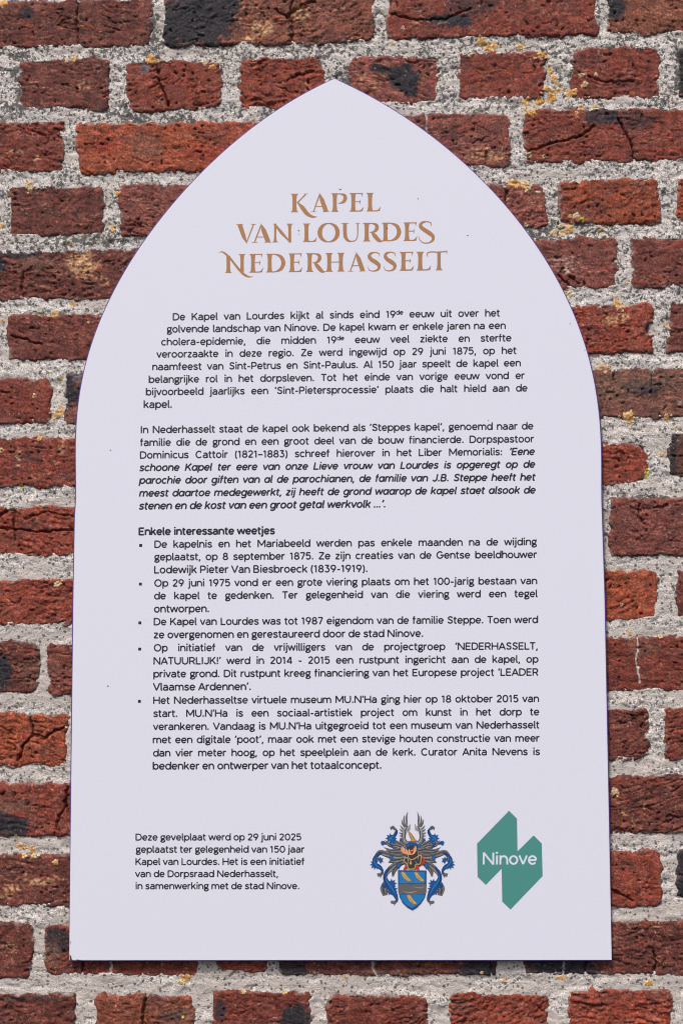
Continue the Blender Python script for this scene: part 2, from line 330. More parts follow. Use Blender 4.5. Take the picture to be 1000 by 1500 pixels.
def brick_fields(b, seed, X, Y):
    x0, x1, y0, y1, tone = b
    xc, yc = (x0 + x1) / 2, (y0 + y1) / 2
    rg = np.random.default_rng(seed + 100)
    hx, hy = (x1 - x0) / 2 + 2.2, (y1 - y0) / 2 + 2.0
    u = X - xc; v = Y - yc - slope(yc) * u
    # uneven, hand-moulded outline: corners of differing radius, wavering arrises
    wob = 3.3 * gn(X / 32, Y / 26, seed) + 2.0 * gn(X / 12, Y / 11, seed + 1) + 1.2 * gn(X / 4.6, Y / 4.6, seed + 2)
    rr = np.where(u < 0, np.where(v < 0, rg.uniform(3, 17), rg.uniform(3, 17)), np.where(v < 0, rg.uniform(3, 17), rg.uniform(3, 17)))
    if (x0, x1) == (817, 965): rr = np.where((u < 0) & (v > 0), 32, np.where((u < 0), 16, 12))
    if (x0, x1) == (815, 948): rr = np.where(u > 0, 26, rr) if tone == 'bright' else rr
    if (x0, x1) == (350, 475): rr = np.where((u > 0) & (v < 0), 24, rr)
    if (x0, x1) == (187, 325): rr = np.where((u > 0), 14, rr)
    if (x0, x1) == (822, 955): rr = np.where((u > 0) & (v < 0), 16, 6) 
    hx = hx + rg.uniform(-2.5, 2) * v / hy; hy = hy + rg.uniform(-2.2, 2.0) * u / hx
    qx = np.abs(u) - hx + rr; qy = np.abs(v) - hy + rr
    d = np.hypot(np.maximum(qx, 0), np.maximum(qy, 0)) + np.minimum(np.maximum(qx, qy), 0) - rr + wob
    if (x0, x1) == (822, 955):            # bite out of the right edge
        d = np.maximum(d, 9 - np.hypot((X - 954) / 1.0, (Y - 482) / 0.9)) 
    z0 = rg.uniform(-0.6, 2.0)
    cs = rg.uniform(0.15, 1.15)
    rough = rg.uniform(0.75, 1.3) * (1.25 if tone in ('bright', 'orange', 'vit') else 1.0)
    wx = 7 * gn(X / 40, Y / 40, seed + 5); wy = 4 * gn(X / 33, Y / 25, seed + 6)
    th = rg.uniform(-0.55, 0.30)
    Xr = (X + wx) * math.cos(th) + (Y + wy) * math.sin(th); Yr = -(X + wx) * math.sin(th) + (Y + wy) * math.cos(th)
    f1 = fbm(Xr / 48, Yr / 22, seed + 7, 4)
    cr = 1 - np.abs(gn(Xr / 58, Yr / 12, seed + 9) + .12 * gn(X / 8, Y / 8, seed + 8)) * 1.7
    crease = sm(0.86, 1.0, cr) * sm(0.0, 0.5, gn(X / 36, Y / 24, seed + 10))
    cr2 = 1 - np.abs(gn(Xr / 24, Yr / 7, seed + 12) + .15 * gn(X / 5, Y / 5, seed + 11)) * 1.8
    crease2 = sm(0.80, 1.0, cr2) * sm(-0.1, 0.5, gn(X / 30, Y / 26, seed + 13))
    pit = sm(0.42, 0.72, gn(X / 6.5, Y / 5.5, seed + 14)) * sm(-.2, .5, gn(X / 28, Y / 28, seed + 15))
    fold = np.abs(gn(Xr / 23, Yr / 10.5, seed + 21)) + .5 * np.abs(gn(Xr / 10, Yr / 6.5, seed + 22))
    msk = rg.uniform(.15, .4) + rg.uniform(.35, 1.15) * sm(-.35, .45, gn(X / 46, Y / 34, seed + 23))
    h = z0 + rough * (1.3 * f1 + 2.3 * msk * (fold - .45) - 3.6 * cs * crease - 2.2 * cs * crease2 + 0.6 * msk * gn(X / 6.2, Y / 5.0, seed + 16) + 0.45 * msk * gn(X / 3.4, Y / 3.1, seed + 17)) - 4.2 * pit
    h += rg.uniform(-1.2, 1.2) * u / hx + rg.uniform(-.8, .8) * v / hy
    t = np.clip((d + 5) / 5, 0, 1.3)
    h = h - 3.6 * t ** 2.0 - np.maximum(d, 0) * 3.0
    lime = np.zeros(X.shape); ckm = np.zeros(X.shape)
    for pts, w, dep, white in CRACKS:
        px = [p[0] for p in pts]; py = [p[1] for p in pts]
        if max(px) < x0 - 3 or min(px) > x1 + 3 or min(py) > y1 + 12 or max(py) < y0 - 12: continue
        D = seg_dist(X + 2.5 * gn(X / 9, Y / 9, 77) + gn(X / 4, Y / 4, 78), Y + 2.5 * gn(X / 9, Y / 9, 79), pts)
        k = 1 - sm(w * 0.25, w * 0.25 + 1.6, D)
        h = h - dep * k
        if white: lime = np.maximum(lime, k)
        else: ckm = np.maximum(ckm, k)
    return d, np.maximum(h, -17), f1, lime, ckm

def brick_colour(b, seed, X, Y, d, f1, lime):
    x0, x1, y0, y1, tone = b
    rg = np.random.default_rng(seed + 900)
    c = s2l(TONE[tone]) * rg.uniform(0.80, 1.02) * np.array([1.03, 1.12, 1.02])
    C = np.broadcast_to(c, X.shape + (3,)).copy()
    a = fbm(X / 42, Y / 26, seed + 31, 3); e = fbm(X / 17, Y / 10, seed + 33, 3); g = gn(X / 4.5, Y / 3.6, seed + 35)
    C *= (1 + 0.36 * a + 0.34 * e + 0.2 * g)[..., None]
    # redder / duller patches in the firing
    k = sm(0.05, 0.6, fbm(X / 50 + 9, Y / 36, seed + 37, 2))[..., None]
    C = C * (1 - k * .55) + k * .55 * s2l((88, 52, 49))
    k = sm(0.15, 0.7, fbm(X / 28 + 9, Y / 16, seed + 39, 2))[..., None]
    if tone not in ('black', 'dark', 'greymauve'): C = C * (1 - k * .5) + k * .5 * s2l((134, 62, 42))
    k = sm(-0.05, 0.6, fbm(X / 38 - 5, Y / 24, seed + 45, 3))[..., None]
    if tone not in ('black', 'dark'): C = C * (1 - k * .42) + k * .42 * s2l((142, 86, 72))
    # cream streaks of lime and sand dragged through the clay
    st = 1 - np.abs(gn((X + 8 * gn(X / 20, Y / 20, seed + 44)) / 26, Y / 7.5, seed + 41)) * 2.2
    am = {'mauve': .95, 'maroon': .8, 'vit': 1.0, 'greymauve': .45, 'red': .5, 'brown': .6}.get(tone, .3)
    k = sm(0.86, 1.0, st) * sm(.12, .55, gn(X / 33, Y / 24, seed + 43)) * am
    C = C * (1 - k[..., None] * .8) + k[..., None] * .8 * s2l((178, 138, 108))
    k = sm(.25, .75, gn(X / 19, Y / 12, seed + 47)) * sm(-.1, .5, gn(X / 4.2, Y / 3.6, seed + 48)) * .42
    C = C * (1 - k[..., None]) + k[..., None] * s2l((172, 128, 112))
    # named marks
    for mx, my, rx, ry, kind, s in MARKS:
        if mx + rx * 1.6 < x0 - 4 or mx - rx * 1.6 > x1 + 4 or my < y0 - 10 or my > y1 + 10: continue
        q = np.hypot((X - mx) / rx, (Y - my) / ry)
        q = q + 0.35 * fbm(X / 16, Y / 12, seed + 51, 3) + .18 * gn(X / 5, Y / 5, seed + 53)
        if kind in 'cw':
            k = sm(1.1, .5, q) * sm(-.15, .35, gn(X / 7, Y / 4.5, seed + 57) + (s - .6)) * min(s, 1)
        else:
            k = sm(1.1, 1.1 - .35 * min(s, 1.2), q) * min(s, 1) if kind == 'k' else sm(1.25, .4, q) * min(s, 1)
        mc = s2l(MARKC[kind])
        tex = (1 + .35 * g + .3 * e)[..., None]
        C = C * (1 - k[..., None]) + k[..., None] * mc * tex
    # mortar smears and a grimy line on the arrises
    k = sm(-5.5, -1.0, d + 2.2 * gn(X / 7, Y / 7, seed + 61)) * sm(-.15, .35, gn(X / 22, Y / 22, seed + 63))
    C = C * (1 - .8 * k[..., None]) + .8 * k[..., None] * s2l((134, 122, 116))
    k = sm(0.60, 0.85, gn(X / 3.3, Y / 3.3, seed + 65)) * sm(-.1, .4, gn(X / 30, Y / 30, seed + 67))
    C = C * (1 - .6 * k[..., None]) + .6 * k[..., None] * s2l((188, 165, 150))
    C = C * (1 - lime[..., None]) + lime[..., None] * s2l((196, 188, 184))
    return np.clip(C, 0.004, 1)

DARKZ = [(505, 130, 30, 30), (110, 350, 90, 14), (880, 200, 0, 0), (780, 340, 120, 16), (920, 660, 45, 14), (30, 130, 16, 50), (225, 60, 14, 60),
         (900, 1262, 20, 14), (370, 1420, 30, 20), (330, 1428, 22, 20), (60, 1425, 20, 6), (960, 730, 60, 6), (905, 840, 60, 7), (430, 172, 60, 10), (240, 350, 40, 10), (230, 175, 60, 16), (990, 100, 6, 60)]
def brick_inside(X, Y):
    """Distance inside the nearest brick outline (0 in the joints)."""
    D = np.zeros(X.shape)
    for x0, x1, y0, y1, tone in BRICKS:
        m = (X > x0) & (X < x1) & (Y > y0 - 8) & (Y < y1 + 8)
        if not m.any(): continue
        u = X[m] - (x0 + x1) / 2; v = Y[m] - (y0 + y1) / 2 - slope((y0 + y1) / 2) * u
        D[m] = np.maximum(D[m], np.minimum((x1 - x0) / 2 - np.abs(u), (y1 - y0) / 2 - np.abs(v)))
    return D
def mortar_fields(X, Y):
    h = -1.6 + 2.6 * fbm(X / 42, Y / 28, 301, 3) + 2.0 * sm(.15, .7, gn(X / 34, Y / 26, 303)) - 1.6 * sm(.2, .7, gn(X / 22, Y / 12, 302)) + 0.9 * gn(X / 9, Y / 8, 305) + 0.85 * gn(X / 4.7, Y / 4.4, 307) + 0.5 * gn(X / 3.1, Y / 3.1, 309)
    hole = sm(.58, .78, gn(X / 5.5, Y / 5.5, 311)) * sm(-.1, .4, gn(X / 40, Y / 40, 312))
    h -= 3.2 * hole
    sink = 16 * sm(3.5, 9.0, brick_inside(X, Y))            # the bed sinks away behind the bricks
    smooth = sm(0.05, 0.6, fbm(X / 90, Y / 22, 313, 2) + .42 * sm(450, 1100, Y))
    h = h * (1 - .45 * smooth) + -1.4 * .45 * smooth - sink
    grime = .45 + .55 * fbm(X / 55, Y / 30, 321, 3) - .42 * smooth + .20 * sm(700, 0, Y) - .12 * sm(1000, 1400, Y)
    for mx, my, rx, ry in DARKZ:
        if rx: grime = grime + .6 * sm(1.3, .4, np.hypot((X - mx) / rx, (Y - my) / ry) + .3 * gn(X / 12, Y / 12, 325))
    warm = np.clip(.4 + .6 * fbm(X / 80, Y / 60, 327, 2) + .35 * sm(700, 1300, Y), 0, 1)
    return h, np.clip(grime, 0, 1.2), warm, np.clip(smooth, 0, 1)

wall = empty("brick_wall", (0, 0, 1.5))
wall["label"] = "old red brick wall with pale gritty mortar joints and orange lichen spots behind the sign"
wall["category"] = "wall"
OFFS = np.array([0, 0, 1.5])

def world_pts(X, Y, h):
    wx, wz = to_plane(X, Y, 0.0)
    return np.stack([wx, -h * K, wz], -1) - OFFS

idx = np.full(0, 0)
for i, b in enumerate(BRICKS):
    x0, x1, y0, y1, tone = b
    inside = x1 > 0 and x0 < 1000 and y1 > 0 and y0 < 1500
    st = 1.35 if inside else 4.5
    mg = 7
    xs = np.arange(x0 - mg, x1 + mg + st * .5, st); ys = np.arange(y0 - mg - 3, y1 + mg + 3 + st * .5, st)
    X, Y = np.meshgrid(xs, ys)
    Yp = Y + slope((y0 + y1) / 2) * (X - (x0 + x1) / 2)
    seed = 1000 + i * 37
    d, h, f1, lime, ckm = brick_fields(b, seed, X, Yp)
    C = brick_colour(b, seed, X, Yp, d, f1, lime)
    h[0, :] = h[-1, :] = -140; h[:, 0] = h[:, -1] = -140        # the sides run back into the wall
    P = world_pts(X, Yp, h)
    ny, nx = X.shape
    Q = grid_faces(ny, nx)
    back = np.array([[0, nx - 1, ny * nx - 1, (ny - 1) * nx]])
    o = mesh_np("brick", P.reshape(-1, 3), np.concatenate([Q, back]), M_BRICK, wall, C.reshape(-1, 3))

# mortar: fine inside the frame, coarser beyond
def axis(lo, a, b, hi, fine, coarse):
    return np.concatenate([np.arange(lo, a, coarse), np.arange(a, b, fine), np.arange(b, hi + coarse, coarse)])
xs = axis(LEFT - 10, -20, 1020, RIGHT + 10, 1.9, 6); ys = axis(-185, -20, 1520, 1735, 1.9, 6)
X, Y = np.meshgrid(xs, ys)
h, gr, wm, smo = mortar_fields(X, Y)
h[0, :] = h[-1, :] = -140; h[:, 0] = h[:, -1] = -140
P = world_pts(X, Y, h)
col = np.stack([gr, wm, smo], -1)
ny, nx = X.shape
mesh_np("mortar", P.reshape(-1, 3), grid_faces(ny, nx), M_MORTAR, wall, col.reshape(-1, 3))

def surf(x, y):
    """Height of the wall at scattered points."""
    x = np.asarray(x, float); y = np.asarray(y, float)
    h = mortar_fields(x, y)[0]
    for i, b in enumerate(BRICKS):
        m = (x > b[0] - 8) & (x < b[1] + 8) & (y > b[2] - 12) & (y < b[3] + 12)
        if m.any():
            hb = brick_fields(b, 1000 + i * 37, x[m], y[m])[1]
            h[m] = np.maximum(h[m], hb)
    return h

# x, y, radius, kind (o = deep orange, p = pale, c = cream, y = yellow)
LICHEN = [(6, 5, 7, 'o'), (222, 86, 9, 'o'), (108, 86, 6, 'p'), (311, 98, 5, 'o'), (43, 271, 8, 'c'), (173, 283, 5, 'o'), (165, 334, 6, 'p'),
 (101, 356, 5, 'c'), (300, 92, 5, 'c'), (705, 60, 9, 'p'), (714, 69, 7, 'o'), (724, 66, 7, 'p'), (760, 68, 7, 'p'), (792, 80, 6, 'o'), (800, 84, 5, 'p'), (590, 41, 4, 'c'), (575, 63, 5, 'c'),
 (806, 103, 6, 'p'), (811, 114, 7, 'p'), (801, 129, 7, 'p'), (807, 142, 10, 'o'), (818, 132, 6, 'p'), (815, 123, 5, 'c'), (834, 137, 7, 'o'), (841, 134, 5, 'p'), (769, 150, 8, 'p'),
 (789, 148, 7, 'o'), (778, 166, 7, 'o'), (770, 163, 5, 'p'), (851, 157, 7, 'p'), (872, 157, 6, 'c'), (851, 110, 5, 'c'), (857, 123, 5, 'c'), (853, 126, 4, 'p'), (872, 109, 4, 'c'), (688, 79, 5, 'c'), (797, 230, 4, 'c'), (774, 227, 4, 'c'),
 (753, 268, 9, 'o'), (768, 271, 7, 'p'), (775, 274, 6, 'c'), (787, 282, 4, 'c'), (743, 293, 3, 'c'), (833, 336, 9, 'p'), (823, 340, 6, 'c'), (811, 341, 6, 'c'), (843, 317, 6, 'c'), (822, 330, 5, 'c'), (852, 322, 4, 'y'), (876, 336, 5, 'c'), (882, 343, 5, 'c'), (770, 330, 4, 'c'),
 (834, 430, 6, 'c'), (903, 443, 6, 'o'), (905, 448, 7, 'p'), (917, 414, 4, 'c'), (976, 476, 4, 'p'), (880, 538, 5, 'p'), (890, 538, 5, 'p'), (886, 545, 4, 'p'), (920, 610, 9, 'p'), (922, 614, 6, 'o'), (975, 611, 6, 'p'),
 (991, 627, 5, 'c'), (884, 653, 3, 'c'), (969, 664, 4, 'p'), (946, 695, 5, 'y'), (947, 688, 3, 'y'), (955, 546, 3, 'c'), (107, 445, 5, 'o'), (80, 459, 6, 'p'), (59, 459, 5, 'c'), (130, 472, 3, 'c'), (51, 580, 4, 'p'), (89, 555, 4, 'y'),
 (84, 606, 7, 'p'), (80, 610, 6, 'c'), (90, 603, 6, 'p'), (58, 642, 5, 'p'), (31, 712, 4, 'y'), (31, 773, 0, 'p'), (85, 855, 6, 'c'), (48, 1243, 5, 'o'), (47, 1249, 4, 'o'), (38, 1241, 5, 'p'), (29, 1239, 6, 'p'), (43, 1241, 4, 'c'),
 (36, 1254, 5, 'p'), (50, 1255, 7, 'c'), (82, 1263, 5, 'p'), (24, 1226, 4, 'c'), (271, 1434, 7, 'p'), (277, 1431, 4, 'o'), (265, 1438, 5, 'c'), (951, 1440, 5, 'o'), (945, 1440, 4, 'p'), (823, 1432, 6, 'p'), (705, 1425, 4, 'p'), (739, 1437, 4, 'p'), (417, 1454, 4, 'p'), (357, 1453, 4, 'p'),
 (506, 1430, 4, 'p'), (967, 933, 4, 'p'), (922, 928, 4, 'p'), (900, 835, 4, 'p'), (985, 924, 3, 'c'), (910, 886, 3, 'c'), (899, 1161, 6, 'c'), (268, 1490, 3, 'y'), (20, 405, 0, 'p'), (5, 470, 4, 'p'), (3, 660, 4, 'p'), (3, 330, 5, 'p')]
LC = {'o': ((200, 124, 46), (214, 172, 108)), 'p': ((204, 140, 66), (222, 190, 140)), 'c': ((184, 156, 118), (206, 188, 152)), 'y': ((196, 172, 20), (190, 168, 60))}
rng = np.random.default_rng(5)
for (lx, ly, lr, kd) in list(LICHEN):
    if lr >= 6:
        for q in range(2):
            a_ = rng.uniform(0, 6.28); d_ = lr * rng.uniform(1.0, 1.9)
            LICHEN.append((lx + d_ * math.cos(a_), ly + .8 * d_ * math.sin(a_), rng.uniform(2, 3.4), 'c' if q else 'p'))
for (lx, ly, lr, kd) in LICHEN:
    if lr <= 0: continue
    lr = lr * 1.0
    NR, NA = 6, 22
    ang = np.linspace(0, 2 * np.pi, NA, endpoint=False)
    lob = rng.uniform(.78, 1.12, NA) + .10 * np.sin(ang * 5 + rng.uniform(0, 6)) + .09 * np.sin(ang * 8 + rng.uniform(0, 6)) + .13 * np.sin(ang * 3 + rng.uniform(0, 6))
    sx, sy = rng.uniform(.75, 1.2), rng.uniform(.75, 1.15)
    rads = np.linspace(0.0, 1, NR + 1)[1:]
    XX = [lx]; YY = [ly]; RRv = [0.]
    for q in rads:
        XX += list(lx + lr * q * lob * np.cos(ang) * sx); YY += list(ly + lr * q * lob * np.sin(ang) * sy); RRv += [q] * NA
    XX, YY, RRv = map(np.array, (XX, YY, RRv))
    base = surf(XX, YY)
    hh = base + .9 * np.sqrt(np.clip(1 - RRv ** 2, 0, 1)) + .5 * gn(XX / 2.6, YY / 2.6, 9) - 0.1
    hh[-NA:] = base[-NA:] - 1.0
    ci, co_ = s2l(LC[kd][0]), s2l(LC[kd][1])
    w = np.clip(RRv * 1.15 + .5 * gn(XX / 3.2, YY / 3.2, 15), 0, 1)[:, None]
    C = ci * (1 - w) + co_ * w
    C = C * (1 + .3 * gn(XX / 2.2, YY / 2.2, 21))[:, None]
    tri = [(0, 1 + (k + 1) % NA, 1 + k) for k in range(NA)]
    for r_ in range(NR - 1):
        a0 = 1 + r_ * NA; b0 = a0 + NA
        for k in range(NA):
            k2 = (k + 1) % NA
            tri += [(a0 + k, a0 + k2, b0 + k2), (a0 + k, b0 + k2, b0 + k)]
    tri = [t[::-1] for t in tri]
    mesh_np("lichen_patch", world_pts(XX, YY, hh), tri, M_LICHEN, wall, np.clip(C, .01, 1))

# ---------------------------------------------------------------- the sign
FRONT = 0.0066                            # front of the panel, metres before the wall plane
BACK = 0.0028
sx_, sz_ = to_plane(498, 1407, FRONT)
sign = empty("memorial_sign", (float(sx_), -FRONT, float(sz_)))
sign["label"] = "white pointed-arch panel with gold title, Dutch text, crest and teal logo on the brick wall"
sign["category"] = "sign"
SO = np.array([float(sx_), -FRONT, float(sz_)])

def outline():
    """Pointed-arch outline in wall-plane metres (X, Z), counter-clockwise from bottom left."""
    cR = [-59.05709042710352, 275.6430730862803, -461.7948000325662, 411.764137798405, -29.373212831930548, 384.23218638786244]
    cL = [-120.72810884915513, 526.0719140941419, -822.5928153600738, 631.3161191924083, -81.04257622794242, 387.56064376133725]
    cm = [(a + b) / 2 for a, b in zip(cR, cL)]
    th = np.linspace(0.06, math.pi / 2, 70)
    xR = np.polyval(cR, th) * np.cos(th) - 6; zR = np.polyval(cR, th) * np.sin(th) + 2300
    xL = -np.polyval(cL, th) * np.cos(th) - 6; zL = np.polyval(cL, th) * np.sin(th) + 2300
    apex = np.array([[-6, 2978.3]])
    zb = [1687, 1950, 2150]
    R_ = np.array([[376.2, 1687.6], [377.2, 1950], [378.2, 2200]])
    L_ = np.array([[-391.0, 1687.0], [-391.0, 1950], [-390.9, 2200]])
    pts = np.concatenate([L_[:1], R_, np.stack([xR, zR], 1)[:-1], apex, np.stack([xL, zL], 1)[:-1][::-1], L_[1:][::-1]])
    return pts * K
OUT = outline()

from mathutils import Vector
from mathutils.geometry import tessellate_polygon
def poly_mesh_arrays(pts):
    tri = tessellate_polygon([[Vector((p[0], p[1], 0)) for p in pts]])
    out = []
    for t in tri:
        a, b, c = (pts[i] for i in t)
        ar = (b[0] - a[0]) * (c[1] - a[1]) - (b[1] - a[1]) * (c[0] - a[0])
        out.append(tuple(t) if ar > 0 else tuple(t)[::-1])
    return out

def extruded(name, pts, yf, yb, mat, parent, bevel=0.0):
    pts = np.asarray(pts); n = len(pts)
    # outward offset direction
    nx_ = np.roll(pts, -1, 0) - np.roll(pts, 1, 0); nx_ /= np.linalg.norm(nx_, axis=1)[:, None]
    nrm = np.stack([nx_[:, 1], -nx_[:, 0]], 1)
    ins = pts - nrm * bevel
    V = []
    rings = [(ins, yf), (pts, yf + bevel), (pts, yb)]
    for p, y in rings: V += [(a, y, b) for a, b in p]
    V = np.array(V) - SO
    me = bpy.data.meshes.new(name)
    faces = [tuple(t) for t in poly_mesh_arrays(ins)]
    for r_ in range(2):
        a0, b0 = r_ * n, (r_ + 1) * n
        for k in range(n):
            k2 = (k + 1) % n; faces.append((a0 + k, b0 + k, b0 + k2, a0 + k2))
    faces += [tuple(i + 2 * n for i in t)[::-1] for t in poly_mesh_arrays(pts)]
    me.from_pydata([tuple(v) for v in V], [], faces); me.update()
    me.materials.append(mat)
    o = bpy.data.objects.new(name, me); scene.collection.objects.link(o); o.parent = parent
    return o
def grow(pts, g):
    pts = np.asarray(pts)
    t = np.roll(pts, -1, 0) - np.roll(pts, 1, 0); t /= np.linalg.norm(t, axis=1)[:, None]
    return pts + np.stack([t[:, 1], -t[:, 0]], 1) * g
extruded("panel_face", OUT, -FRONT, -FRONT + 0.0006, M_FACE, sign, 0.00015)
extruded("panel_core_fringe", grow(OUT, 0.0011), -FRONT + 0.0006 + 0.00002, -BACK, M_CORE_FRINGE, sign, 0.0004)  # core of the panel, widened past the face to draw the purple fringe line

# ---- printing on the panel: strokes drawn as thin raised ink
INKZ = FRONT + 0.00006
class Ink:
    def __init__(s): s.v = []; s.f = []; s.n = 0; s.z = 0; s.cyc = 5
    def strip(s, L, R):
        """L, R: lists of (x, y) photo px for both sides of a ribbon."""
        L = np.asarray(L); R = np.asarray(R); n = len(L)
        zz = INKZ + (s.z % s.cyc) * 0.0000015; s.z += 1
        P = np.concatenate([L, R])
        X, Z = to_plane(P[:, 0], P[:, 1], FRONT)
        s.v.append(np.stack([X, np.full(len(X), -zz), Z], 1))
        i = np.arange(n - 1)
        q = np.stack([i, i + 1, i + 1 + n, i + n], 1) + s.n
        # face the camera
        a, b, c = P[0], P[1], P[n + 1]
        ar = 0
        for k in range(n - 1):
            a, b, c, d2 = P[k], P[k + 1], P[k + n + 1], P[k + n]
            ar += (c[0] - a[0]) * (d2[1] - b[1]) - (c[1] - a[1]) * (d2[0] - b[0])
        if ar > 0: q = q[:, ::-1]
        s.f.append(q); s.n += len(X)
    def poly(s, pts):
        pts = np.asarray(pts, float)
        zz = INKZ + (s.z % s.cyc) * 0.0000015; s.z += 1
        X, Z = to_plane(pts[:, 0], pts[:, 1], FRONT)
        s.v.append(np.stack([X, np.full(len(X), -zz), Z], 1))
        t = poly_mesh_arrays(np.stack([X, Z], 1))
        s.f.append(np.array([(a, b, c, c) for a, b, c in t]) + s.n); s.n += len(X)
    def build(s, name, mat, parent):
        V = np.concatenate(s.v) - SO
        faces = []
        for q in np.concatenate(s.f).tolist():
            faces.append(tuple(q) if q[2] != q[3] else tuple(q[:3]))
        me = bpy.data.meshes.new(name); me.from_pydata(V.tolist(), [], faces); me.update(); me.materials.append(mat)
        o = bpy.data.objects.new(name, me); scene.collection.objects.link(o)
        o.parent = parent
        return o

def offset_sides(P, W):
    P = np.asarray(P, float); W = np.broadcast_to(np.asarray(W, float), (len(P),))
    d = np.diff(P, axis=0); d /= np.maximum(np.linalg.norm(d, axis=1), 1e-9)[:, None]
    n = np.stack([-d[:, 1], d[:, 0]], 1)
    N = np.concatenate([n[:1], n[:-1] + n[1:], n[-1:]]); ln = np.linalg.norm(N, axis=1)
    N = N / np.maximum(ln, 1e-6)[:, None]
    m = np.ones(len(P)); m[1:-1] = np.minimum(1.6, 1 / np.maximum(ln[1:-1] / 2, .3))
    return P + N * (W * m / 2)[:, None], P - N * (W * m / 2)[:, None]

def catmull(P, W=None, n=5):
    P = np.asarray(P, float)
    Q = np.concatenate([P[:1] * 2 - P[1:2], P, P[-1:] * 2 - P[-2:-1]])
    out = []; ow = []
    W = None if W is None else np.asarray(W, float)
    for i in range(len(P) - 1):
        p0, p1, p2, p3 = Q[i:i + 4]
        for k in range(n):
            t = k / n
            out.append(.5 * ((2 * p1) + (p2 - p0) * t + (2 * p0 - 5 * p1 + 4 * p2 - p3) * t * t + (3 * p1 - p0 - 3 * p2 + p3) * t ** 3))
            if W is not None: ow.append(W[i] * (1 - t) + W[i + 1] * t)
    out.append(P[-1])
    if W is not None: ow.append(W[-1]); return np.array(out), np.array(ow)
    return np.array(out)

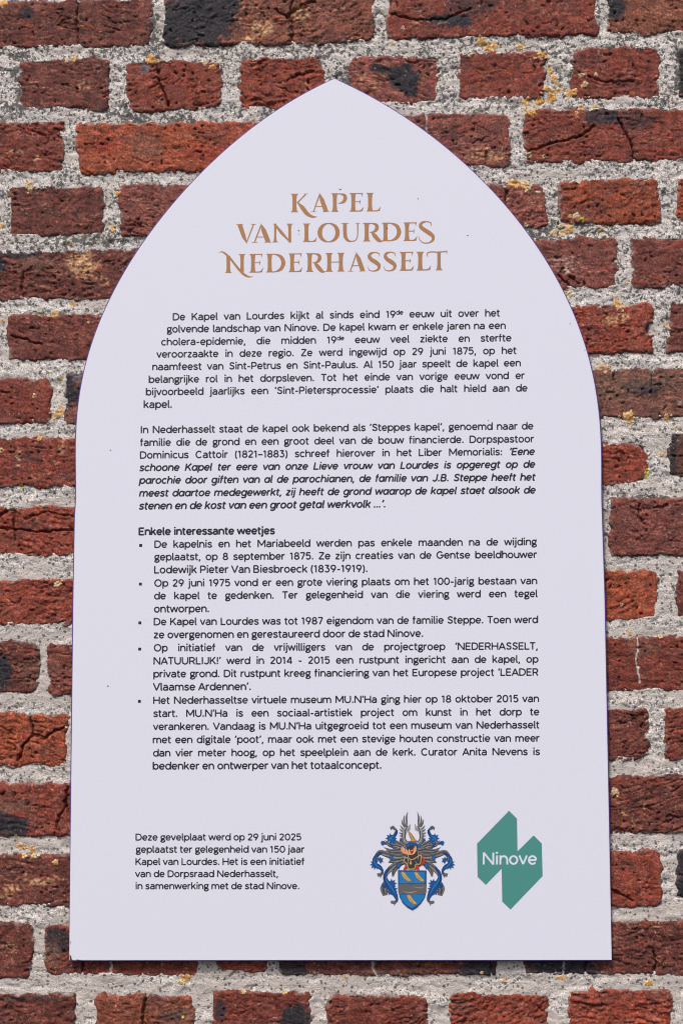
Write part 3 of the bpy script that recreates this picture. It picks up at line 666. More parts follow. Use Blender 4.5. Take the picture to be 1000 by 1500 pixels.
# ---- body typeface: a plain geometric grotesque drawn as pen strokes (1000 units per em)
def arc(cx, cy, rx, ry, a0, a1, n=None):
    n = n or max(3, int(abs(a1 - a0) / 24))
    a = np.radians(np.linspace(a0, a1, n + 1)); return [(cx + rx * math.cos(t), cy + ry * math.sin(t)) for t in a]
def ell(cx, cy, rx, ry): return arc(cx, cy, rx, ry, 90, 450, 15)
S_low = [(402, 372), (368, 440), (250, 468), (132, 438), (98, 368), (140, 295), (250, 258), (365, 222), (408, 135), (362, 62), (245, 34), (118, 62), (72, 138)]
def sc(P, sx, sy, ox=0, oy=0): return [(x * sx + ox, y * sy + oy) for x, y in P]
G = {
 'a': (553, [arc(268, 322, 187, 146, 148, 0) + [(455, 0)], [(455, 278), (235, 278)] + arc(232, 156, 152, 121, 90, 270)[1:] + [(330, 48), (455, 135)]]),
 'b': (597, [[(88, 720), (88, 0)], ell(322, 252, 212, 217)]), 'c': (528, [arc(288, 252, 212, 217, 42, 318)]),
 'd': (597, [[(526, 720), (526, 0)], ell(292, 252, 212, 217)]), 'e': (564, [[(80, 248), (497, 248)], arc(288, 252, 210, 217, -2, 322)]),
 'f': (334, [[(133, 0), (133, 580)] + arc(235, 580, 102, 104, 165, 80), [(18, 464), (310, 464)]]),
 'g': (528, [ell(255, 318, 168, 150), [(360, 435), (420, 462), (520, 466)], [(150, 205), (112, 150), (128, 100), (200, 78), (340, 72)] + arc(345, -28, 130, 100, 88, -60)[1:] + arc(250, -70, 175, 92, -55, -250)[1:] + [(190, 76)]]),
 'h': (562, [[(88, 720), (88, 0)], arc(288, 268, 198, 198, 180, 0) + [(486, 0)]]),
 'i': (226, [[(118, 505), (118, 0)], 'dot118']), 'j': (228, [[(122, 505), (122, -80)] + arc(40, -80, 82, 76, 0, -90)[1:] + [(-25, -158)], 'dot122']),
 'k': (530, [[(88, 720), (88, 0)], [(450, 500), (105, 185)], [(232, 300), (478, 0)]]),
 'l': (228, [[(98, 720), (98, 110)] + arc(172, 110, 74, 74, 180, 270)[1:] + [(215, 36)]]),
 'm': (872, [[(88, 505), (88, 0)], arc(262, 288, 174, 178, 180, 0) + [(436, 0)], arc(610, 288, 174, 178, 180, 0) + [(784, 0)]]),
 'n': (562, [[(88, 505), (88, 0)], arc(288, 268, 198, 198, 180, 0) + [(486, 0)]]), 'o': (591, [ell(295, 252, 215, 217)]),
 'p': (597, [[(88, 505), (88, -185)], ell(322, 252, 212, 217)]), 'q': (597, [[(526, 505), (526, -185)], ell(292, 252, 212, 217)]),
 'r': (368, [[(88, 505), (88, 0)], arc(262, 268, 174, 192, 180, 88) + [(345, 462)]]), 's': (486, [S_low]),
 't': (358, [[(142, 650), (142, 140)] + arc(240, 140, 98, 104, 180, 270)[1:] + [(320, 38)], [(18, 464), (322, 464)]]),
 'u': (562, [[(88, 505), (88, 235)] + arc(286, 235, 198, 200, 180, 360)[1:], [(486, 505), (486, 0)]]),
 'v': (508, [[(36, 505), (254, 18), (472, 505)]]), 'w': (756, [[(32, 505), (202, 18), (378, 490), (554, 18), (724, 505)]]),
 'x': (500, [[(50, 505), (450, 0)], [(450, 505), (50, 0)]]), 'y': (508, [[(42, 505), (258, 10)], [(468, 505), (190, -185)]]),
 'z': (480, [[(55, 464), (418, 464), (58, 41), (432, 41)]]),
 'A': (672, [[(42, 0), (336, 672), (630, 0)], [(140, 210), (532, 210)]]),
 'B': (629, [[(95, 0), (95, 690)], [(95, 649), (330, 649)] + arc(340, 505, 140, 144, 90, -90)[1:] + [(95, 361)], [(330, 361), (370, 361)] + arc(370, 201, 160, 160, 90, -90)[1:] + [(95, 41)]]),
 'C': (700, [arc(365, 345, 290, 312, 42, 318)]), 'D': (700, [[(95, 0), (95, 690)], [(95, 649), (320, 649)] + arc(330, 345, 300, 304, 90, -90)[1:] + [(95, 41)]]),
 'E': (580, [[(95, 0), (95, 690)], [(95, 649), (520, 649)], [(95, 350), (480, 350)], [(95, 41), (525, 41)]]),
 'G': (730, [arc(365, 345, 290, 312, 42, 345) + [(650, 330), (400, 330)]]), 'H': (715, [[(95, 0), (95, 690)], [(620, 0), (620, 690)], [(95, 350), (620, 350)]]),
 'I': (262, [[(131, 0), (131, 690)]]), 'J': (540, [[(445, 690), (445, 225)] + arc(255, 225, 190, 190, 0, -160)[1:]]),
 'K': (640, [[(95, 0), (95, 690)], [(555, 690), (110, 250)], [(270, 395), (590, 0)]]), 'L': (530, [[(95, 690), (95, 41), (500, 41)]]),
 'M': (850, [[(95, 0), (95, 690), (425, 150), (755, 690), (755, 0)]]), 'N': (740, [[(95, 0), (95, 690), (645, 0), (645, 690)]]),
 'O': (775, [ell(387, 345, 305, 312)]), 'P': (600, [[(95, 0), (95, 690)], [(95, 649), (340, 649)] + arc(345, 470, 180, 179, 90, -90)[1:] + [(95, 291)]]),
 'R': (635, [[(95, 0), (95, 690)], [(95, 649), (340, 649)] + arc(350, 475, 180, 174, 90, -90)[1:] + [(95, 301)], [(350, 301), (560, 0)]]),
 'S': (590, [sc(S_low, 1.2, 1.41, 10, -4)]), 'T': (580, [[(30, 649), (550, 649)], [(290, 0), (290, 649)]]),
 'U': (710, [[(95, 690), (95, 290)] + arc(355, 290, 260, 258, 180, 360)[1:] + [(615, 690)]]), 'V': (655, [[(36, 690), (327, 18), (619, 690)]]),
 'Z': (600, [[(60, 649), (530, 649), (60, 41), (545, 41)]]),
 '0': (610, [ell(305, 345, 225, 308)]), '1': (400, [[(60, 540), (232, 650), (232, 0)]]),
 '2': (560, [arc(270, 490, 185, 160, 165, -30) + [(75, 41), (490, 41)]]), '3': (560, [[(80, 649), (440, 649), (240, 420)] + arc(265, 220, 195, 185, 88, -150)[1:]]),
 '4': (600, [[(430, 0), (430, 680), (70, 175), (560, 175)]]), '5': (570, [[(470, 649), (145, 649), (105, 340)] + arc(280, 235, 200, 200, 140, -150)[1:]]),
 '7': (530, [[(45, 649), (470, 649), (200, 0)]]), '8': (580, [ell(290, 505, 165, 146), ell(290, 195, 205, 158)]),
 '9': (590, [ell(290, 465, 205, 188), [(490, 430), (440, 300), (240, 0)]]),
 '.': (245, ['sq122']), ',': (245, [[(150, 100), (75, -130)]]), ':': (245, ['sq122', 'sqh']), '-': (400, [[(60, 255), (340, 255)]]), '–': (500, [[(20, 270), (480, 270)]]),
 '(': (300, [arc(330, 285, 230, 440, 118, 242)]), ')': (300, [arc(-30, 285, 230, 440, 62, -62)]), '!': (262, [[(131, 690), (131, 200)], 'sq131']),
 '‘': (210, [[(150, 705), (70, 490)]]), '’': (210, [[(150, 705), (70, 490)]]), '…': (720, ['sq122', 'sq360', 'sq598']), ' ': (250, []),
}
SLANT = 0.19
G['g_i'] = (590, [ell(285, 252, 205, 217), [(510, 505), (510, 20)] + arc(300, -10, 210, 165, 0, -150)[1:]])
G['a_i'] = (600, [ell(285, 252, 205, 217), [(515, 505), (515, 0)]])

def draw_text(ink, text, xl, yl, xr, yr, em=None, weight=118, ragged=False):
    """One printed line from (xl, yl) to (xr, yr) on its baseline; ragged lines keep their word spaces."""
    items = []; ital = False; sup = False
    wt = weight
    pen = 0; nsp = 0
    for ch in text:
        if ch == '/': ital = not ital; continue
        if ch == '^': sup = not sup; continue
        key = ch + '_i' if ital and ch + '_i' in G else ch
        adv, st = G[key]
        k = 0.62 if sup else 1.0
        items.append((key, ital, sup, pen, nsp)); pen += adv * k
        if ch == ' ': nsp += 1
    first = 88 if text[0] in 'bhklmnprDEKLMNHI' else 50
    last = 45
    nat = pen - first - last
    W = xr - xl
    if em is None or ragged: em = W / nat * 1000; gap = 0
    else: gap = (W - nat * em / 1000) / max(1, nsp)
    s = em / 1000
    sl = (yr - yl) / (xr - xl)
    for key, it, sup, px, k in items:
        kk = 0.62 if sup else 1.0
        ox = xl + (px - first) * s + k * gap
        w = (weight + (16 if it else 0)) * (1.15 if sup else 1) * s * kk
        for stk in G[key][1]:
            if isinstance(stk, str):
                half = 62 + (weight - 106) * .3
                cx, cy = (float(stk[2:]), half) if stk.startswith('sq') and stk != 'sqh' else (122, 400) if stk == 'sqh' else (float(stk[3:]), 668)
                P = np.array([(cx, cy - half), (cx, cy + half)]); ww = 2 * half * s
            else:
                P = np.array(stk, float); ww = w
            if key[0].islower(): P = np.stack([P[:, 0], np.where(P[:, 1] > 505, 524 + (P[:, 1] - 505) * .93, P[:, 1] * 524 / 505)], 1)
            if sup: P = P * kk + [0, 300]
            if it: P = P + np.stack([P[:, 1] * SLANT - 40, 0 * P[:, 1]], 1)
            x = ox + P[:, 0] * s; y = yl + sl * (x - xl) - P[:, 1] * s
            Q = np.stack([x, y], 1)
            dd = np.diff(Q, axis=0); an = np.arctan2(dd[:, 1], dd[:, 0]); tn = np.abs((np.diff(an) + np.pi) % (2 * np.pi) - np.pi)
            cuts = [0] + [i + 1 for i in np.nonzero(tn > 1.85)[0]] + [len(Q) - 1]     # sharp corners: two separate strokes
            for c0, c1 in zip(cuts[:-1], cuts[1:]):
                if c1 > c0:
                    A, B = offset_sides(Q[c0:c1 + 1], ww); ink.strip(A, B)

def bullet(x, y, parent):
    k = Ink(); r = 2.15
    k.strip([(x - r, y - r), (x + r, y - r)], [(x - r, y + r), (x + r, y + r)]); return k.build("bullet", M_INK, parent)

def para(label, lines, em, weight=130):
    e = empty("text_block", (0, 0, 0), sign)
    e["label"] = label
    for L in lines:
        k = Ink(); t, xl, yl, xr, yr = L[:5]
        draw_text(k, t, xl, yl, xr, yr, em=L[6] if len(L) > 6 else em, weight=L[5] if len(L) > 5 and L[5] else weight, ragged=len(L) > 7)
        k.build("text_line", M_INK, e)
    return e

R = ('ragged',)
para("first text paragraph in dark grey", [
 ("De Kapel van Lourdes kijkt al sinds eind 19^de^ eeuw uit over het", 254, 469.3, 731.2, 463.5),
 ("golvende landschap van Ninove. De kapel kwam er enkele jaren na een", 245, 487.2, 739.8, 481.8),
 ("cholera-epidemie, die midden 19^de^ eeuw veel ziekte en sterfte", 236.8, 506, 748, 500),
 ("veroorzaakte in deze regio. Ze werd ingewijd op 29 juni 1875, op het", 230.2, 524, 755.5, 518.4),
 ("naamfeest van Sint-Petrus en Sint-Paulus. Al 150 jaar speelt de kapel een", 224.2, 542.4, 761.9, 536.6),
 ("belangrijke rol in het dorpsleven. Tot het einde van vorige eeuw vond er", 218.9, 561, 767.4, 555),
 ("bijvoorbeeld jaarlijks een ‘Sint-Pietersprocessie’ plaats die halt hield aan de", 214.7, 579.2, 771.5, 573.4),
 ("kapel.", 211.6, 597.8, 252.1, 597.4, None, None, R)], 15.05)
para("second text paragraph, its quotation in bolder italics", [
 ("In Nederhasselt staat de kapel ook bekend als ‘Steppes kapel’, genoemd naar de", 206.7, 634.7, 780.1, 629),
 ("familie die de grond en een groot deel van de bouw financierde. Dorpspastoor", 206.1, 653.4, 781.1, 647.9),
 ("Dominicus Cattoir (1821–1883) schreef hierover in het Liber Memorialis: /‘Eene", 206, 671.8, 782, 666.4),
 ("/schoone Kapel ter eere van onze Lieve vrouw van Lourdes is opgeregt op de", 205.1, 690.1, 782.5, 685),
 ("/parochie door giften van al de parochianen, de familie van J.B. Steppe heeft het", 204.8, 708.7, 782.9, 703.9),
 ("/meest daartoe medegewerkt, zij heeft de grond waarop de kapel staet alsook de", 204.8, 727.5, 783.2, 722.8),
 ("/stenen en de kost van een groot getal werkvolk …’.", 204.5, 746.3, 564.5, 743.4, None, None, R)], 15.15)
para("bold sub-heading line", [("Enkele interessante weetjes", 204.3, 783.9, 402, 782.4, 160, None, R)], 15.3)
para("bulleted list of facts", [
 ("De kapelnis en het Mariabeeld werden pas enkele maanden na de wijding", 227.2, 802.5, 785, 798.6),
 ("geplaatst, op 8 september 1875. Ze zijn creaties van de Gentse beeldhouwer", 226.8, 821, 785.4, 817.3),
 ("Lodewijk Pieter Van Biesbroeck (1839-1919).", 226.8, 839.9, 538, 838, None, None, R),
 ("Op 29 juni 1975 vond er een grote viering plaats om het 100-jarig bestaan van", 226.6, 859.4, 785.8, 855.8),
 ("de kapel te gedenken. Ter gelegenheid van die viering werd een tegel", 226.4, 878, 786.2, 874.6),
 ("ontworpen.", 226.2, 897.2, 306.5, 896.7, None, None, R),
 ("De Kapel van Lourdes was tot 1987 eigendom van de familie Steppe. Toen werd", 226.2, 915.9, 787, 912.7),
 ("ze overgenomen en gerestaureerd door de stad Ninove.", 225.8, 935, 619.5, 932.9, None, None, R),
 ("Op initiatief van de vrijwilligers van de projectgroep ‘NEDERHASSELT,", 225.9, 954.2, 787, 951.4),
 ("NATUURLIJK!’ werd in 2014 - 2015 een rustpunt ingericht aan de kapel, op", 225.9, 973.4, 787.4, 970.6),
 ("private grond. Dit rustpunt kreeg financiering van het Europese project ‘LEADER", 225.8, 992.3, 787.7, 989.6),
 ("Vlaamse Ardennen’.", 225.2, 1011.6, 367.5, 1010.8, None, None, R),
 ("Het Nederhasseltse virtuele museum MU.N’Ha ging hier op 18 oktober 2015 van", 225.5, 1031.1, 788.5, 1028.4),
 ("start. MU.N’Ha is een sociaal-artistiek project om kunst in het dorp te", 225.2, 1050.3, 788.8, 1047.8),
 ("verankeren. Vandaag is MU.N’Ha uitgegroeid tot een museum van Nederhasselt", 225.2, 1069.5, 789, 1066.9),
 ("met een digitale ‘poot’, maar ook met een stevige houten constructie van meer", 224.9, 1088.8, 789.2, 1086.3),
 ("dan vier meter hoog, op het speelplein aan de kerk. Curator Anita Nevens is", 224.8, 1108.1, 789.8, 1106.1),
 ("bedenker en ontwerper van het totaalconcept.", 224.8, 1127.3, 558.5, 1126, None, None, R)], 15.3)
para("small closing paragraph at the bottom left of the panel", [
 ("Deze gevelplaat werd op 29 juni 2025", 199.6, 1231.2, 441, 1230.9, None, None, R),
 ("geplaatst ter gelegenheid van 150 jaar", 199.6, 1249.1, 445.5, 1248.9, None, None, R),
 ("Kapel van Lourdes. Het is een initiatief", 199.5, 1267.1, 445.5, 1266.8, None, None, R),
 ("van de Dorpsraad Nederhasselt,", 199.0, 1284.9, 407.3, 1284.7, None, None, R),
 ("in samenwerking met de stad Ninove.", 198.9, 1302.6, 438.3, 1302.5, None, None, R)], 15.0, 128)
for bx, by in ((206.4, 799), (205.9, 855.6), (205.2, 912.4), (204.9, 950.8), (204.4, 1027.3)): bullet(bx, by, sign)

# ---- title: flared roman capitals, each drawn in cap-height units from its own left edge
TW = .225
def stem(x, w=TW, y0=0., y1=1., s=.085, top=True, bot=True):
    h = w / 2
    ys = [0, .022, .05, .11, .3, .7, .89, .95, .978, 1]
    ws = [w + 2 * s, w + 2 * s, w + .8 * s, w + .02, w - .015, w - .015, w + .02, w + .8 * s, w + 2 * s, w + 2 * s]
    if not bot: ws[:4] = [w] * 4
    if not top: ws[-4:] = [w] * 4
    return ('r', [(x, y0 + (y1 - y0) * y) for y in ys], ws)
def c_(pts, ws): return ('c', pts, ws)
def r_(pts, ws): return ('r', pts, ws)
def e_arms(x1, mid=True, bot=True):
    o = [r_([(.28, .972), (x1 - .1, .972)], [.05, .05]), r_([(x1 - .17, .97), (x1 - .06, .975), (x1 - .075, .80)], [.04, .07, .015])]
    if mid: o += [r_([(.28, .53), (x1 - .2, .53)], [.045, .045]), r_([(x1 - .175, .40), (x1 - .18, .53), (x1 - .165, .65)], [.015, .06, .015])]
    if bot: o += [r_([(.28, .03), (x1 - .16, .03)], [.055, .06]), r_([(x1 - .22, .03), (x1 - .08, .06), (x1 + .005, .25)], [.05, .10, .012])]
    return o
SS = [(.64, .78), (.63, .93), (.40, .995), (.17, .93), (.11, .76), (.24, .60), (.46, .46), (.62, .30), (.58, .10), (.34, .0), (.10, .06), (.03, .25)]
T = {
 'Ksw': (1.42, [stem(.19, .24), r_([(.33, .50), (.80, .96)], [.07, .07]), r_([(.70, .985), (.93, .985)], [.03, .03]), c_([(.36, .52), (.62, .24), (.85, -.06), (1.08, -.22), (1.28, -.265), (1.42, -.24)], [.06, .23, .22, .15, .08, .01])]),
 'A': (1.0, [r_([(.14, .02), (.47, .93)], [.065, .075]), r_([(.455, 1.03), (.60, .65), (.83, .02)], [.015, .235, .25]), r_([(.0, .012), (.29, .012)], [.03, .03]), r_([(.63, .012), (1.0, .012)], [.03, .03]), r_([(.24, .30), (.66, .30)], [.045, .045])]),
 'P': (.86, [stem(.23), c_([(.28, .965), (.52, .96), (.74, .88), (.78, .71), (.70, .54), (.50, .46), (.40, .47)], [.05, .06, .17, .21, .16, .05, .04])]),
 'E': (.78, [stem(.215)] + e_arms(.76)), 'L': (.78, [stem(.215)] + e_arms(.77, False)[2:]),
 'V': (1.06, [r_([(.19, .985), (.42, .30), (.57, -.04)], [.25, .21, .02]), r_([(.93, .98), (.56, .02)], [.07, .06]), r_([(.0, .988), (.36, .988)], [.03, .03]), r_([(.80, .988), (1.07, .988)], [.03, .03])]),
 'N': (1.1, [stem(.15, .13, top=False, s=.09), r_([(.10, 1.0), (.5, .5), (.98, -.02)], [.10, .17, .05]), stem(.93, .17, bot=False, s=.09)]),
 'O': (1.19, [c_(arc(.595, .495, .475, .495, 90, 450, 24), [abs(math.cos(math.radians(90 + i * 15))) ** 1.3 * .19 + .05 for i in range(25)])]),
 'U': (1.03, [c_([(.21, .97), (.21, .55), (.24, .25), (.38, .06), (.58, .012), (.78, .07), (.885, .28), (.9, .6), (.9, .98)], [.21, .21, .20, .13, .06, .055, .06, .065, .065]), r_([(.0, .985), (.42, .985)], [.03, .03]), r_([(.78, .985), (1.03, .985)], [.03, .03])]),
 'R': (1.02, [stem(.2), c_([(.26, .965), (.50, .96), (.69, .88), (.73, .72), (.65, .57), (.48, .49), (.36, .49)], [.05, .06, .17, .20, .16, .05, .04]), c_([(.44, .52), (.62, .29), (.82, .06), (.95, .0), (1.05, .01)], [.08, .23, .20, .09, .01])]),
 'D': (1.07, [stem(.2), c_([(.24, .97), (.50, .96), (.80, .82), (.93, .50), (.80, .18), (.50, .035), (.24, .03)], [.05, .06, .18, .23, .18, .06, .05])]),
 'S': (.72, [c_(SS, [.02, .05, .055, .13, .19, .21, .23, .20, .13, .055, .04, .02])]),
 'Ssw': (.84, [c_([(.70, .80), (.68, .96), (.46, 1.03), (.21, .97), (.13, .80), (.28, .63), (.56, .44), (.78, .25), (.78, .03), (.55, -.115), (.27, -.10), (.08, .07), (.02, .28)], [.02, .05, .055, .13, .19, .21, .23, .20, .13, .06, .05, .04, .02])]),
 'H': (1.01, [stem(.19), stem(.82), r_([(.28, .51), (.74, .51)], [.045, .045])]),
 'Nsw': (1.89, [stem(.52, .21, 0, .92, top=False), c_([(0., 1.10), (.14, 1.135), (.32, 1.06), (.62, .78), (.95, .36), (1.25, .02), (1.48, -.16), (1.68, -.225), (1.89, -.2)], [.015, .055, .10, .11, .12, .14, .12, .07, .01]), stem(1.27, .20, .06, 1., bot=False)]),
 'T': (1.13, [stem(.665, .20, top=False), c_([(.09, .72), (.02, .84), (.09, .95), (.3, .985), (.6, .965), (.9, .985), (1.10, 1.01)], [.015, .05, .06, .055, .055, .055, .07]), r_([(1.08, 1.03), (1.09, .84)], [.07, .012])]),
}
TITLES = [
 (311.0, 427, 309.5, 557, 27.2, [('Ksw', 426.2, 464.5), ('A', 455.4, 482), ('P', 484, 507.5), ('E', 511.3, 532.6), ('L', 535.8, 557.3)]),
 (355.6, 350, 352.6, 630, 27.2, [('V', 346, 375), ('A', 368.8, 397.8), ('N', 399, 428.9), ('L', 443, 464), ('O', 465, 497.5), ('U', 499.4, 527.2), ('R', 531.2, 560), ('D', 558.8, 588), ('E', 590, 611), ('Ssw', 612, 635)]),
 (399.9, 331, 395.8, 640, 27.4, [('Nsw', 320.6, 371.3), ('E', 364.8, 385.7), ('D', 389.6, 418.8), ('E', 422, 443), ('R', 448, 476), ('H', 476.8, 504.3), ('A', 509.2, 535.6), ('S', 537.8, 557.4), ('S', 561.2, 580.4), ('E', 584.6, 606), ('L', 609, 630.9), ('T', 624.5, 655.2)]),
]
for yl, xl, yr, xr, cap, letters in TITLES:
    ink = Ink(); ink.cyc = 1000
    for key, a, b in letters:
        wd, strokes = T[key]
        sxx = (b - a) / wd
        for kind, pts, ws in strokes:
            P = np.array(pts, float); ws = np.array(ws, float)
            if kind == 'c': P, ws = catmull(P, ws, 6)
            A, B = offset_sides(P, ws)
            def mp(Q):
                x = a + Q[:, 0] * sxx; y = yl + (yr - yl) / (xr - xl) * (x - xl) - Q[:, 1] * cap
                return np.stack([x, y], 1)
            ink.strip(mp(A), mp(B))
    ink.build("title_line", M_GOLD, sign)

# ---- town logo
logo = empty("town_logo", (0, 0, 0), sign)
LP = [(465, 125), (548, 210), (553, 550), (722, 383), (807, 470), (815, 810), (480, 1160), (393, 1077), (387, 733), (222, 902), (135, 817), (130, 470)]
k = Ink(); k.poly([(680 + x / 7.143, 1170 + y / 7.143) for x, y in LP]); k.build("emblem", M_TEAL, logo)
k = Ink(); k.z = 20; k.cyc = 1000
draw_text(k, "Ninove", 680 + 199 / 7.143, 1266.3, 680 + 751 / 7.143, 1266.4, weight=108, ragged=True); k.build("lettering", M_WHITEINK, logo)

# ---- coat of arms, drawn in its own 1000 x 1200 field
CO = {'blue': (0.010, 0.075, 0.25), 'lblue': (0.012, 0.17, 0.40), 'dblue': (0.012, 0.03, 0.13), 'grey': (0.12, 0.108, 0.105), 'dgrey': (0.038, 0.036, 0.042), 'lgrey': (0.27, 0.26, 0.265),
      'gold': (0.55, 0.33, 0.09), 'brown': (0.24, 0.12, 0.055), 'skin': (0.62, 0.30, 0.14), 'red': (0.50, 0.03, 0.025), 'white': (0.66, 0.645, 0.70), 'cream': (0.62, 0.5, 0.33)}
CM = {n: make_flat(n + "_print", lin=v, rough=.45, var=.12) for n, v in CO.items()}
arms = empty("coat_of_arms", (0, 0, 0), sign)
def cpx(P): P = np.asarray(P, float); return np.stack([530 + P[:, 0] / 6.667, 1170 + P[:, 1] / 6.667], 1)
LAY = [0]
def cdraw(name, col, items):
    k = Ink(); k.z = LAY[0]; k.cyc = 100000
    for it in items:
        if it[0] == 'p': k.poly(cpx(it[1]))
        else:
            P, W = catmull(it[1], it[2], 5); A, B = offset_sides(P, W); k.strip(cpx(A), cpx(B))
    LAY[0] = k.z
    if name in ("mantling", "mantling_leaf", "wing", "helmet", "torse"):
        o = k.build(name, CM[col], arms); o["kind"] = "stuff"; return o
    return k.build(name, CM[col], arms)
def mir(items, cx=492):
    out = []
    for it in items:
        q = [(2 * cx - x, y) for x, y in it[1]]
        out.append((it[0], q, *it[2:]))
    return out
def leaf(x, y, r, ang, n=5):
    """A ragged acanthus leaf as one star-like outline."""
    P = []
    for i in range(2 * n + 1):
        a = math.radians(ang - 110 + 220 * i / (2 * n)); q = r * (1.0 if i % 2 == 0 else .56)
        P.append((x + q * math.cos(a), y + q * math.sin(a)))
    P.append((x - .35 * r * math.cos(math.radians(ang)), y - .35 * r * math.sin(math.radians(ang))))
    return ('p', P)
left_grey = [('s', [(470, 520), (380, 500), (290, 510), (215, 475)], [60, 46, 30, 4]), ('s', [(450, 500), (360, 470), (270, 450), (225, 405)], [40, 40, 30, 4]), ('s', [(440, 480), (370, 450), (325, 420), (300, 385)], [40, 40, 30, 4]),
 ('s', [(450, 480), (410, 450), (385, 425), (375, 395)], [40, 34, 26, 4]), ('s', [(470, 545), (360, 570), (250, 545), (175, 525), (140, 570), (148, 620)], [70, 60, 44, 36, 30, 14]),
 ('s', [(450, 580), (360, 600), (290, 610), (255, 625)], [60, 46, 30, 5]), ('s', [(430, 600), (340, 640), (270, 690), (228, 760)], [46, 44, 40, 14]), ('s', [(360, 640), (315, 690), (300, 760)], [46, 40, 12]),
 ('s', [(230, 820), (215, 880), (225, 945)], [40, 58, 34]), ('s', [(195, 690), (192, 730), (150, 748)], [10, 22, 26]), ('s', [(185, 745), (178, 775)], [16, 4]), ('s', [(340, 985), (320, 1010), (280, 1008)], [10, 24, 20]), ('s', [(315, 1010), (318, 1045)], [18, 4]),
 ('s', [(322, 300), (300, 280), (275, 290)], [18, 26, 12]), ('s', [(290, 285), (280, 305)], [16, 4])]
left_blue = [('s', [(325, 290), (335, 320), (315, 360), (280, 380)], [12, 26, 30, 50]), leaf(278, 385, 52, 200, 5), leaf(300, 400, 44, 30, 4), ('s', [(272, 400), (285, 450), (310, 490)], [26, 18, 8]),
 ('s', [(240, 445), (215, 430), (190, 435)], [8, 30, 40]), leaf(205, 432, 28, 190, 4), ('s', [(205, 525), (150, 545), (120, 590), (130, 640), (170, 665), (198, 700), (190, 735)], [10, 22, 34, 44, 40, 22, 8]),
 leaf(130, 640, 56, 175, 6), leaf(175, 600, 38, 330, 4), leaf(290, 575, 36, 180, 4), leaf(360, 655, 36, 200, 4),
 ('s', [(275, 665), (235, 710), (225, 770), (250, 830), (295, 890), (325, 940), (340, 985), (335, 1010)], [8, 26, 40, 58, 60, 44, 24, 6]), leaf(290, 830, 52, 330, 5), leaf(300, 890, 50, 0, 5), leaf(275, 905, 40, 120, 4),
 ('s', [(200, 825), (210, 850), (245, 862)], [10, 34, 16]), leaf(385, 400, 26, 270, 4)]
left_line = [('s', [(460, 525), (380, 512), (300, 520)], [5, 6, 3]), ('s', [(450, 560), (350, 575), (260, 560), (180, 545), (155, 575)], [5, 7, 6, 6, 3]), ('s', [(430, 610), (345, 650), (275, 705), (245, 760)], [5, 7, 7, 3]), ('s', [(440, 500), (350, 470), (280, 445)], [4, 7, 3]),
 ('s', [(430, 590), (350, 605), (290, 620)], [4, 6, 3])]
left_dark = [('s', [(460, 540), (370, 540), (290, 535), (230, 500)], [8, 9, 7, 3]), ('s', [(440, 515), (360, 488), (300, 478)], [8, 9, 3]), ('s', [(450, 575), (360, 588), (280, 590)], [7, 8, 3]), ('s', [(430, 630), (330, 680), (300, 740)], [6, 9, 4]), ('s', [(205, 880), (215, 930)], [14, 10])]
left_lb = [('s', [(325, 310), (305, 360), (270, 395), (285, 440)], [4, 9, 12, 4]), ('s', [(135, 570), (118, 610), (140, 650), (180, 680)], [5, 11, 12, 4]), ('s', [(235, 740), (240, 800), (285, 860), (325, 930)], [5, 12, 14, 4]), ('s', [(275, 560), (300, 590)], [10, 5]), ('s', [(350, 640), (370, 670)], [10, 5]), ('s', [(265, 380), (300, 400)], [12, 5])]
left_grey = [(t, P, [w * 1.35 if w > 6 else w for w in W]) for t, P, W in left_grey]
def hatch(items, offs, w):
    out = []
    for it in items:
        if it[0] != 's': continue
        P, W = catmull(it[1], it[2], 3)
        A, B = offset_sides(P, W)
        for o_ in offs:
            Q = A * (.5 + o_) + B * (.5 - o_)
            out.append(('s', Q.tolist()[1:-1], [w] * (len(Q) - 3) + [1.5]))
    return out
cdraw("mantling", 'grey', left_grey + mir(left_grey))
cdraw("mantling", 'dgrey', left_dark + mir(left_dark))
cdraw("mantling", 'lgrey', left_line + mir(left_line))
hd = hatch(left_grey, (-.38, .1), 4.5); hl = hatch(left_grey, (-.14, .32), 4.0)
cdraw("mantling", 'dgrey', hd + mir(hd)); cdraw("mantling", 'lgrey', hl + mir(hl))
cdraw("mantling_leaf", 'blue', left_blue + mir(left_blue))
cdraw("mantling_leaf", 'lblue', left_lb + mir(left_lb))
hb = hatch(left_blue, (-.34, .3), 5); cdraw("mantling_leaf", 'dblue', hb + mir(hb))
cdraw("mantling_leaf", 'dblue', [('s', [(332, 300), (338, 325), (325, 350)], [4, 9, 3]), ('s', [(125, 560), (108, 600)], [4, 8]), ('s', [(222, 740), (222, 800), (250, 850)], [4, 9, 4])] + mir([('s', [(332, 300), (338, 325), (325, 350)], [4, 9, 3]), ('s', [(125, 560), (108, 600)], [4, 8]), ('s', [(222, 740), (222, 800), (250, 850)], [4, 9, 4])]))
feathers = [('s', [(445, 125), (432, 180), (435, 230), (430, 290)], [3, 17, 16, 12]), ('s', [(412, 160), (408, 210), (420, 270)], [3, 16, 14]), ('s', [(386, 200), (395, 240), (412, 275)], [3, 16, 10]), ('s', [(372, 258), (390, 285), (410, 300)], [3, 14, 8]),
 ('s', [(364, 292), (385, 310), (405, 318)], [3, 13, 8]), ('s', [(360, 328), (380, 338), (402, 340)], [3, 13, 8]), ('s', [(362, 360), (385, 362), (405, 362)], [3, 12, 8]), ('s', [(368, 392), (390, 388), (408, 382)], [3, 12, 8]), ('s', [(385, 418), (400, 408), (415, 395)], [3, 12, 6])]
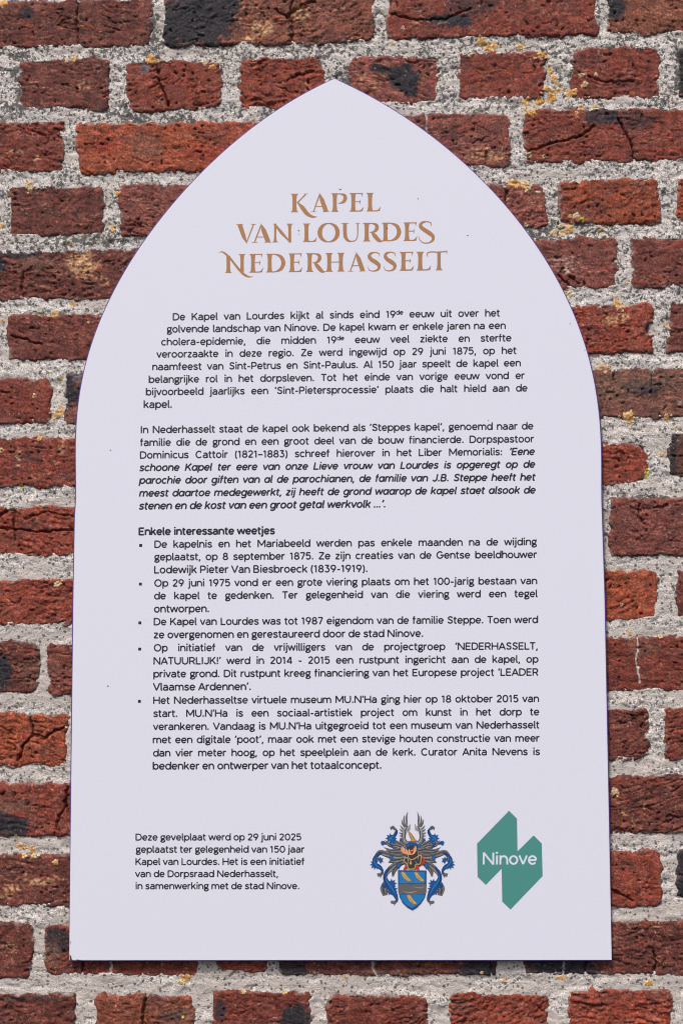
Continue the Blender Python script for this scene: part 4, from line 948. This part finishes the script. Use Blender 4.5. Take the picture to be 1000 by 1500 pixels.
body = [('s', [(468, 250), (455, 290), (425, 300), (408, 345), (410, 390), (435, 425)], [6, 22, 40, 38, 34, 20]), ('s', [(466, 248), (462, 300)], [8, 12])]
cdraw("wing", 'grey', feathers + mir(feathers)); cdraw("wing", 'lgrey', body + mir(body))
cdraw("wing", 'dgrey', [('s', [(450, 262), (425, 300), (418, 345), (422, 390), (440, 425)], [4, 8, 9, 9, 6]), ('s', [(395, 320), (392, 360), (402, 400)], [4, 8, 4])] + mir([('s', [(450, 262), (425, 300), (418, 345), (422, 390), (440, 425)], [4, 8, 9, 9, 6]), ('s', [(395, 320), (392, 360), (402, 400)], [4, 8, 4])]))
cdraw("crest_bird", 'brown', [('s', [(452, 318), (470, 345), (490, 380), (520, 412)], [12, 26, 36, 20]), ('s', [(440, 415), (490, 422), (545, 412)], [8, 22, 10])])
cdraw("crest_bird", 'gold', [('s', [(458, 325), (478, 360), (500, 398)], [6, 12, 14]), ('s', [(470, 402), (500, 405), (528, 400)], [8, 12, 6])])
cdraw("torse", 'blue', [('s', [(430, 450), (470, 440), (520, 445), (575, 460)], [20, 34, 30, 24])])
cdraw("torse", 'lblue', [('s', [(440, 455), (470, 462), (485, 450)], [10, 16, 8]), ('s', [(545, 445), (565, 465)], [14, 8])])
cdraw("helmet", 'dgrey', [('p', [(430, 480), (470, 450), (540, 470), (562, 540), (600, 600), (575, 650), (520, 690), (440, 685), (405, 610), (425, 560), (450, 540)])])
cdraw("helmet", 'red', [('p', [(400, 692), (425, 640), (440, 650), (430, 692)]), ('p', [(525, 650), (548, 650), (562, 692), (530, 692)]), ('s', [(600, 580), (605, 610), (575, 650)], [14, 26, 8])])
cdraw("helmet", 'lgrey', [('s', [(430, 570), (450, 600), (440, 660)], [6, 9, 4]), ('s', [(540, 500), (552, 550), (545, 600)], [5, 9, 4]), ('s', [(520, 610), (540, 640)], [6, 5])])
cdraw("helmet", 'skin', [('s', [(390, 470), (400, 505), (440, 525), (490, 522), (518, 490), (520, 462)], [16, 40, 40, 46, 30, 12])])
cdraw("helmet", 'cream', [('s', [(405, 480), (415, 510)], [8, 10]), ('s', [(430, 490), (440, 525)], [7, 8]), ('s', [(460, 490), (462, 520), (500, 535), (518, 505)], [6, 8, 8, 6])])
cdraw("helmet", 'red', [('s', [(470, 508), (485, 525), (500, 505)], [14, 24, 10]), ('s', [(445, 500), (450, 525)], [7, 6]), ('s', [(415, 490), (422, 515)], [6, 6])])
cdraw("helmet", 'dgrey', [('s', [(465, 495), (485, 490), (500, 500)], [5, 9, 6])])
cdraw("chain", 'gold', [('s', [(445, 540), (460, 585), (500, 590), (570, 548), (575, 580), (565, 635), (525, 640), (510, 680), (455, 682), (440, 640), (412, 610), (420, 575), (445, 575)], [6, 8, 8, 10, 8, 8, 8, 8, 8, 8, 8, 8, 6]), ('s', [(474, 600), (474, 612), (474, 640)], [6, 8, 26])])
SH = [(350, 697), (628, 700), (626, 900), (612, 960), (575, 1020), (530, 1065), (490, 1087), (440, 1060), (395, 1015), (365, 955), (352, 900)]
cdraw("shield", 'dblue', [('p', SH)])
cdraw("shield", 'blue', [('p', [(490 + (x - 490) * .965, 880 + (y - 880) * .965) for x, y in SH])])
cdraw("shield", 'lblue', [('p', [(362, 712), (612, 714), (612, 822), (362, 826)]), ('p', [(368, 935), (612, 935), (598, 975), (565, 1015), (490, 1066), (430, 1035), (385, 985)])])
cdraw("shield_band", 'grey', [('p', [(355, 840), (400, 832), (480, 838), (560, 828), (624, 836), (622, 925), (560, 930), (480, 938), (400, 924), (358, 930)])])
cdraw("shield_band", 'lgrey', [('s', [(400, 905), (470, 915), (540, 900)], [3, 12, 4]), ('s', [(500, 860), (580, 870), (600, 855)], [3, 8, 3])])
BIRD = [(376, 724), (384, 711), (402, 709), (420, 722), (432, 745), (456, 772), (489, 803), (462, 812), (440, 800), (420, 786), (402, 768), (391, 752), (388, 736)]
for bx, by in ((0, 0), (128, 2), (56, 224)):
    B_ = [(x + bx, y + by) for x, y in BIRD]
    cdraw("shield_bird", 'brown', [('p', B_), ('s', [(412 + bx, 798 + by), (392 + bx, 818 + by)], [8, 4]), ('s', [(440 + bx, 800 + by), (436 + bx, 822 + by)], [8, 4])])
    cdraw("shield_bird", 'gold', [('p', [(416 + bx + (x - bx - 416) * .84 , 755 + by + (y - by - 755) * .86) for x, y in B_])])
    cdraw("shield_bird", 'brown', [('s', [(408 + bx, 745 + by), (428 + bx, 772 + by), (452 + bx, 792 + by)], [3, 6, 3])])

# ---- specks of dirt on the panel and the chipped lower left corner
k = Ink(); k.z = 30; k.cyc = 1000
for x, y, r in ((498, 277.5, 1.6), (612, 291.3, 1.3), (437.5, 338, 1.3), (566.5, 334.5, 1.4), (684.5, 345, 1.3), (834.4, 474.3, 1.2), (162.3, 659.4, 1.3), (158.4, 1005, 1.3), (375, 1226, 1.1), (715, 616, 1.0),
                (438, 343, .7), (856, 513, .9), (700, 726, .7), (302, 823, .8), (537, 886, .6)):
    a = np.linspace(0, 2 * np.pi, 8)[:-1]; j = np.random.default_rng(int(x)).uniform(.6, 1.2, 7)
    k.poly(np.stack([x + r * j * np.cos(a), y + .7 * r * j * np.sin(a)], 1))
for p in ([(102.4, 1398), (104.8, 1400.5), (105.5, 1405), (107.2, 1406.2), (102.5, 1406.6)], [(112, 1405.4), (116, 1405.8), (121, 1406.3), (112, 1406.6)], [(103, 1378), (104.0, 1380), (103.0, 1384)]):
    k.poly(p)
o = k.build("dirt", M_DIRT, sign); o["kind"] = "stuff"
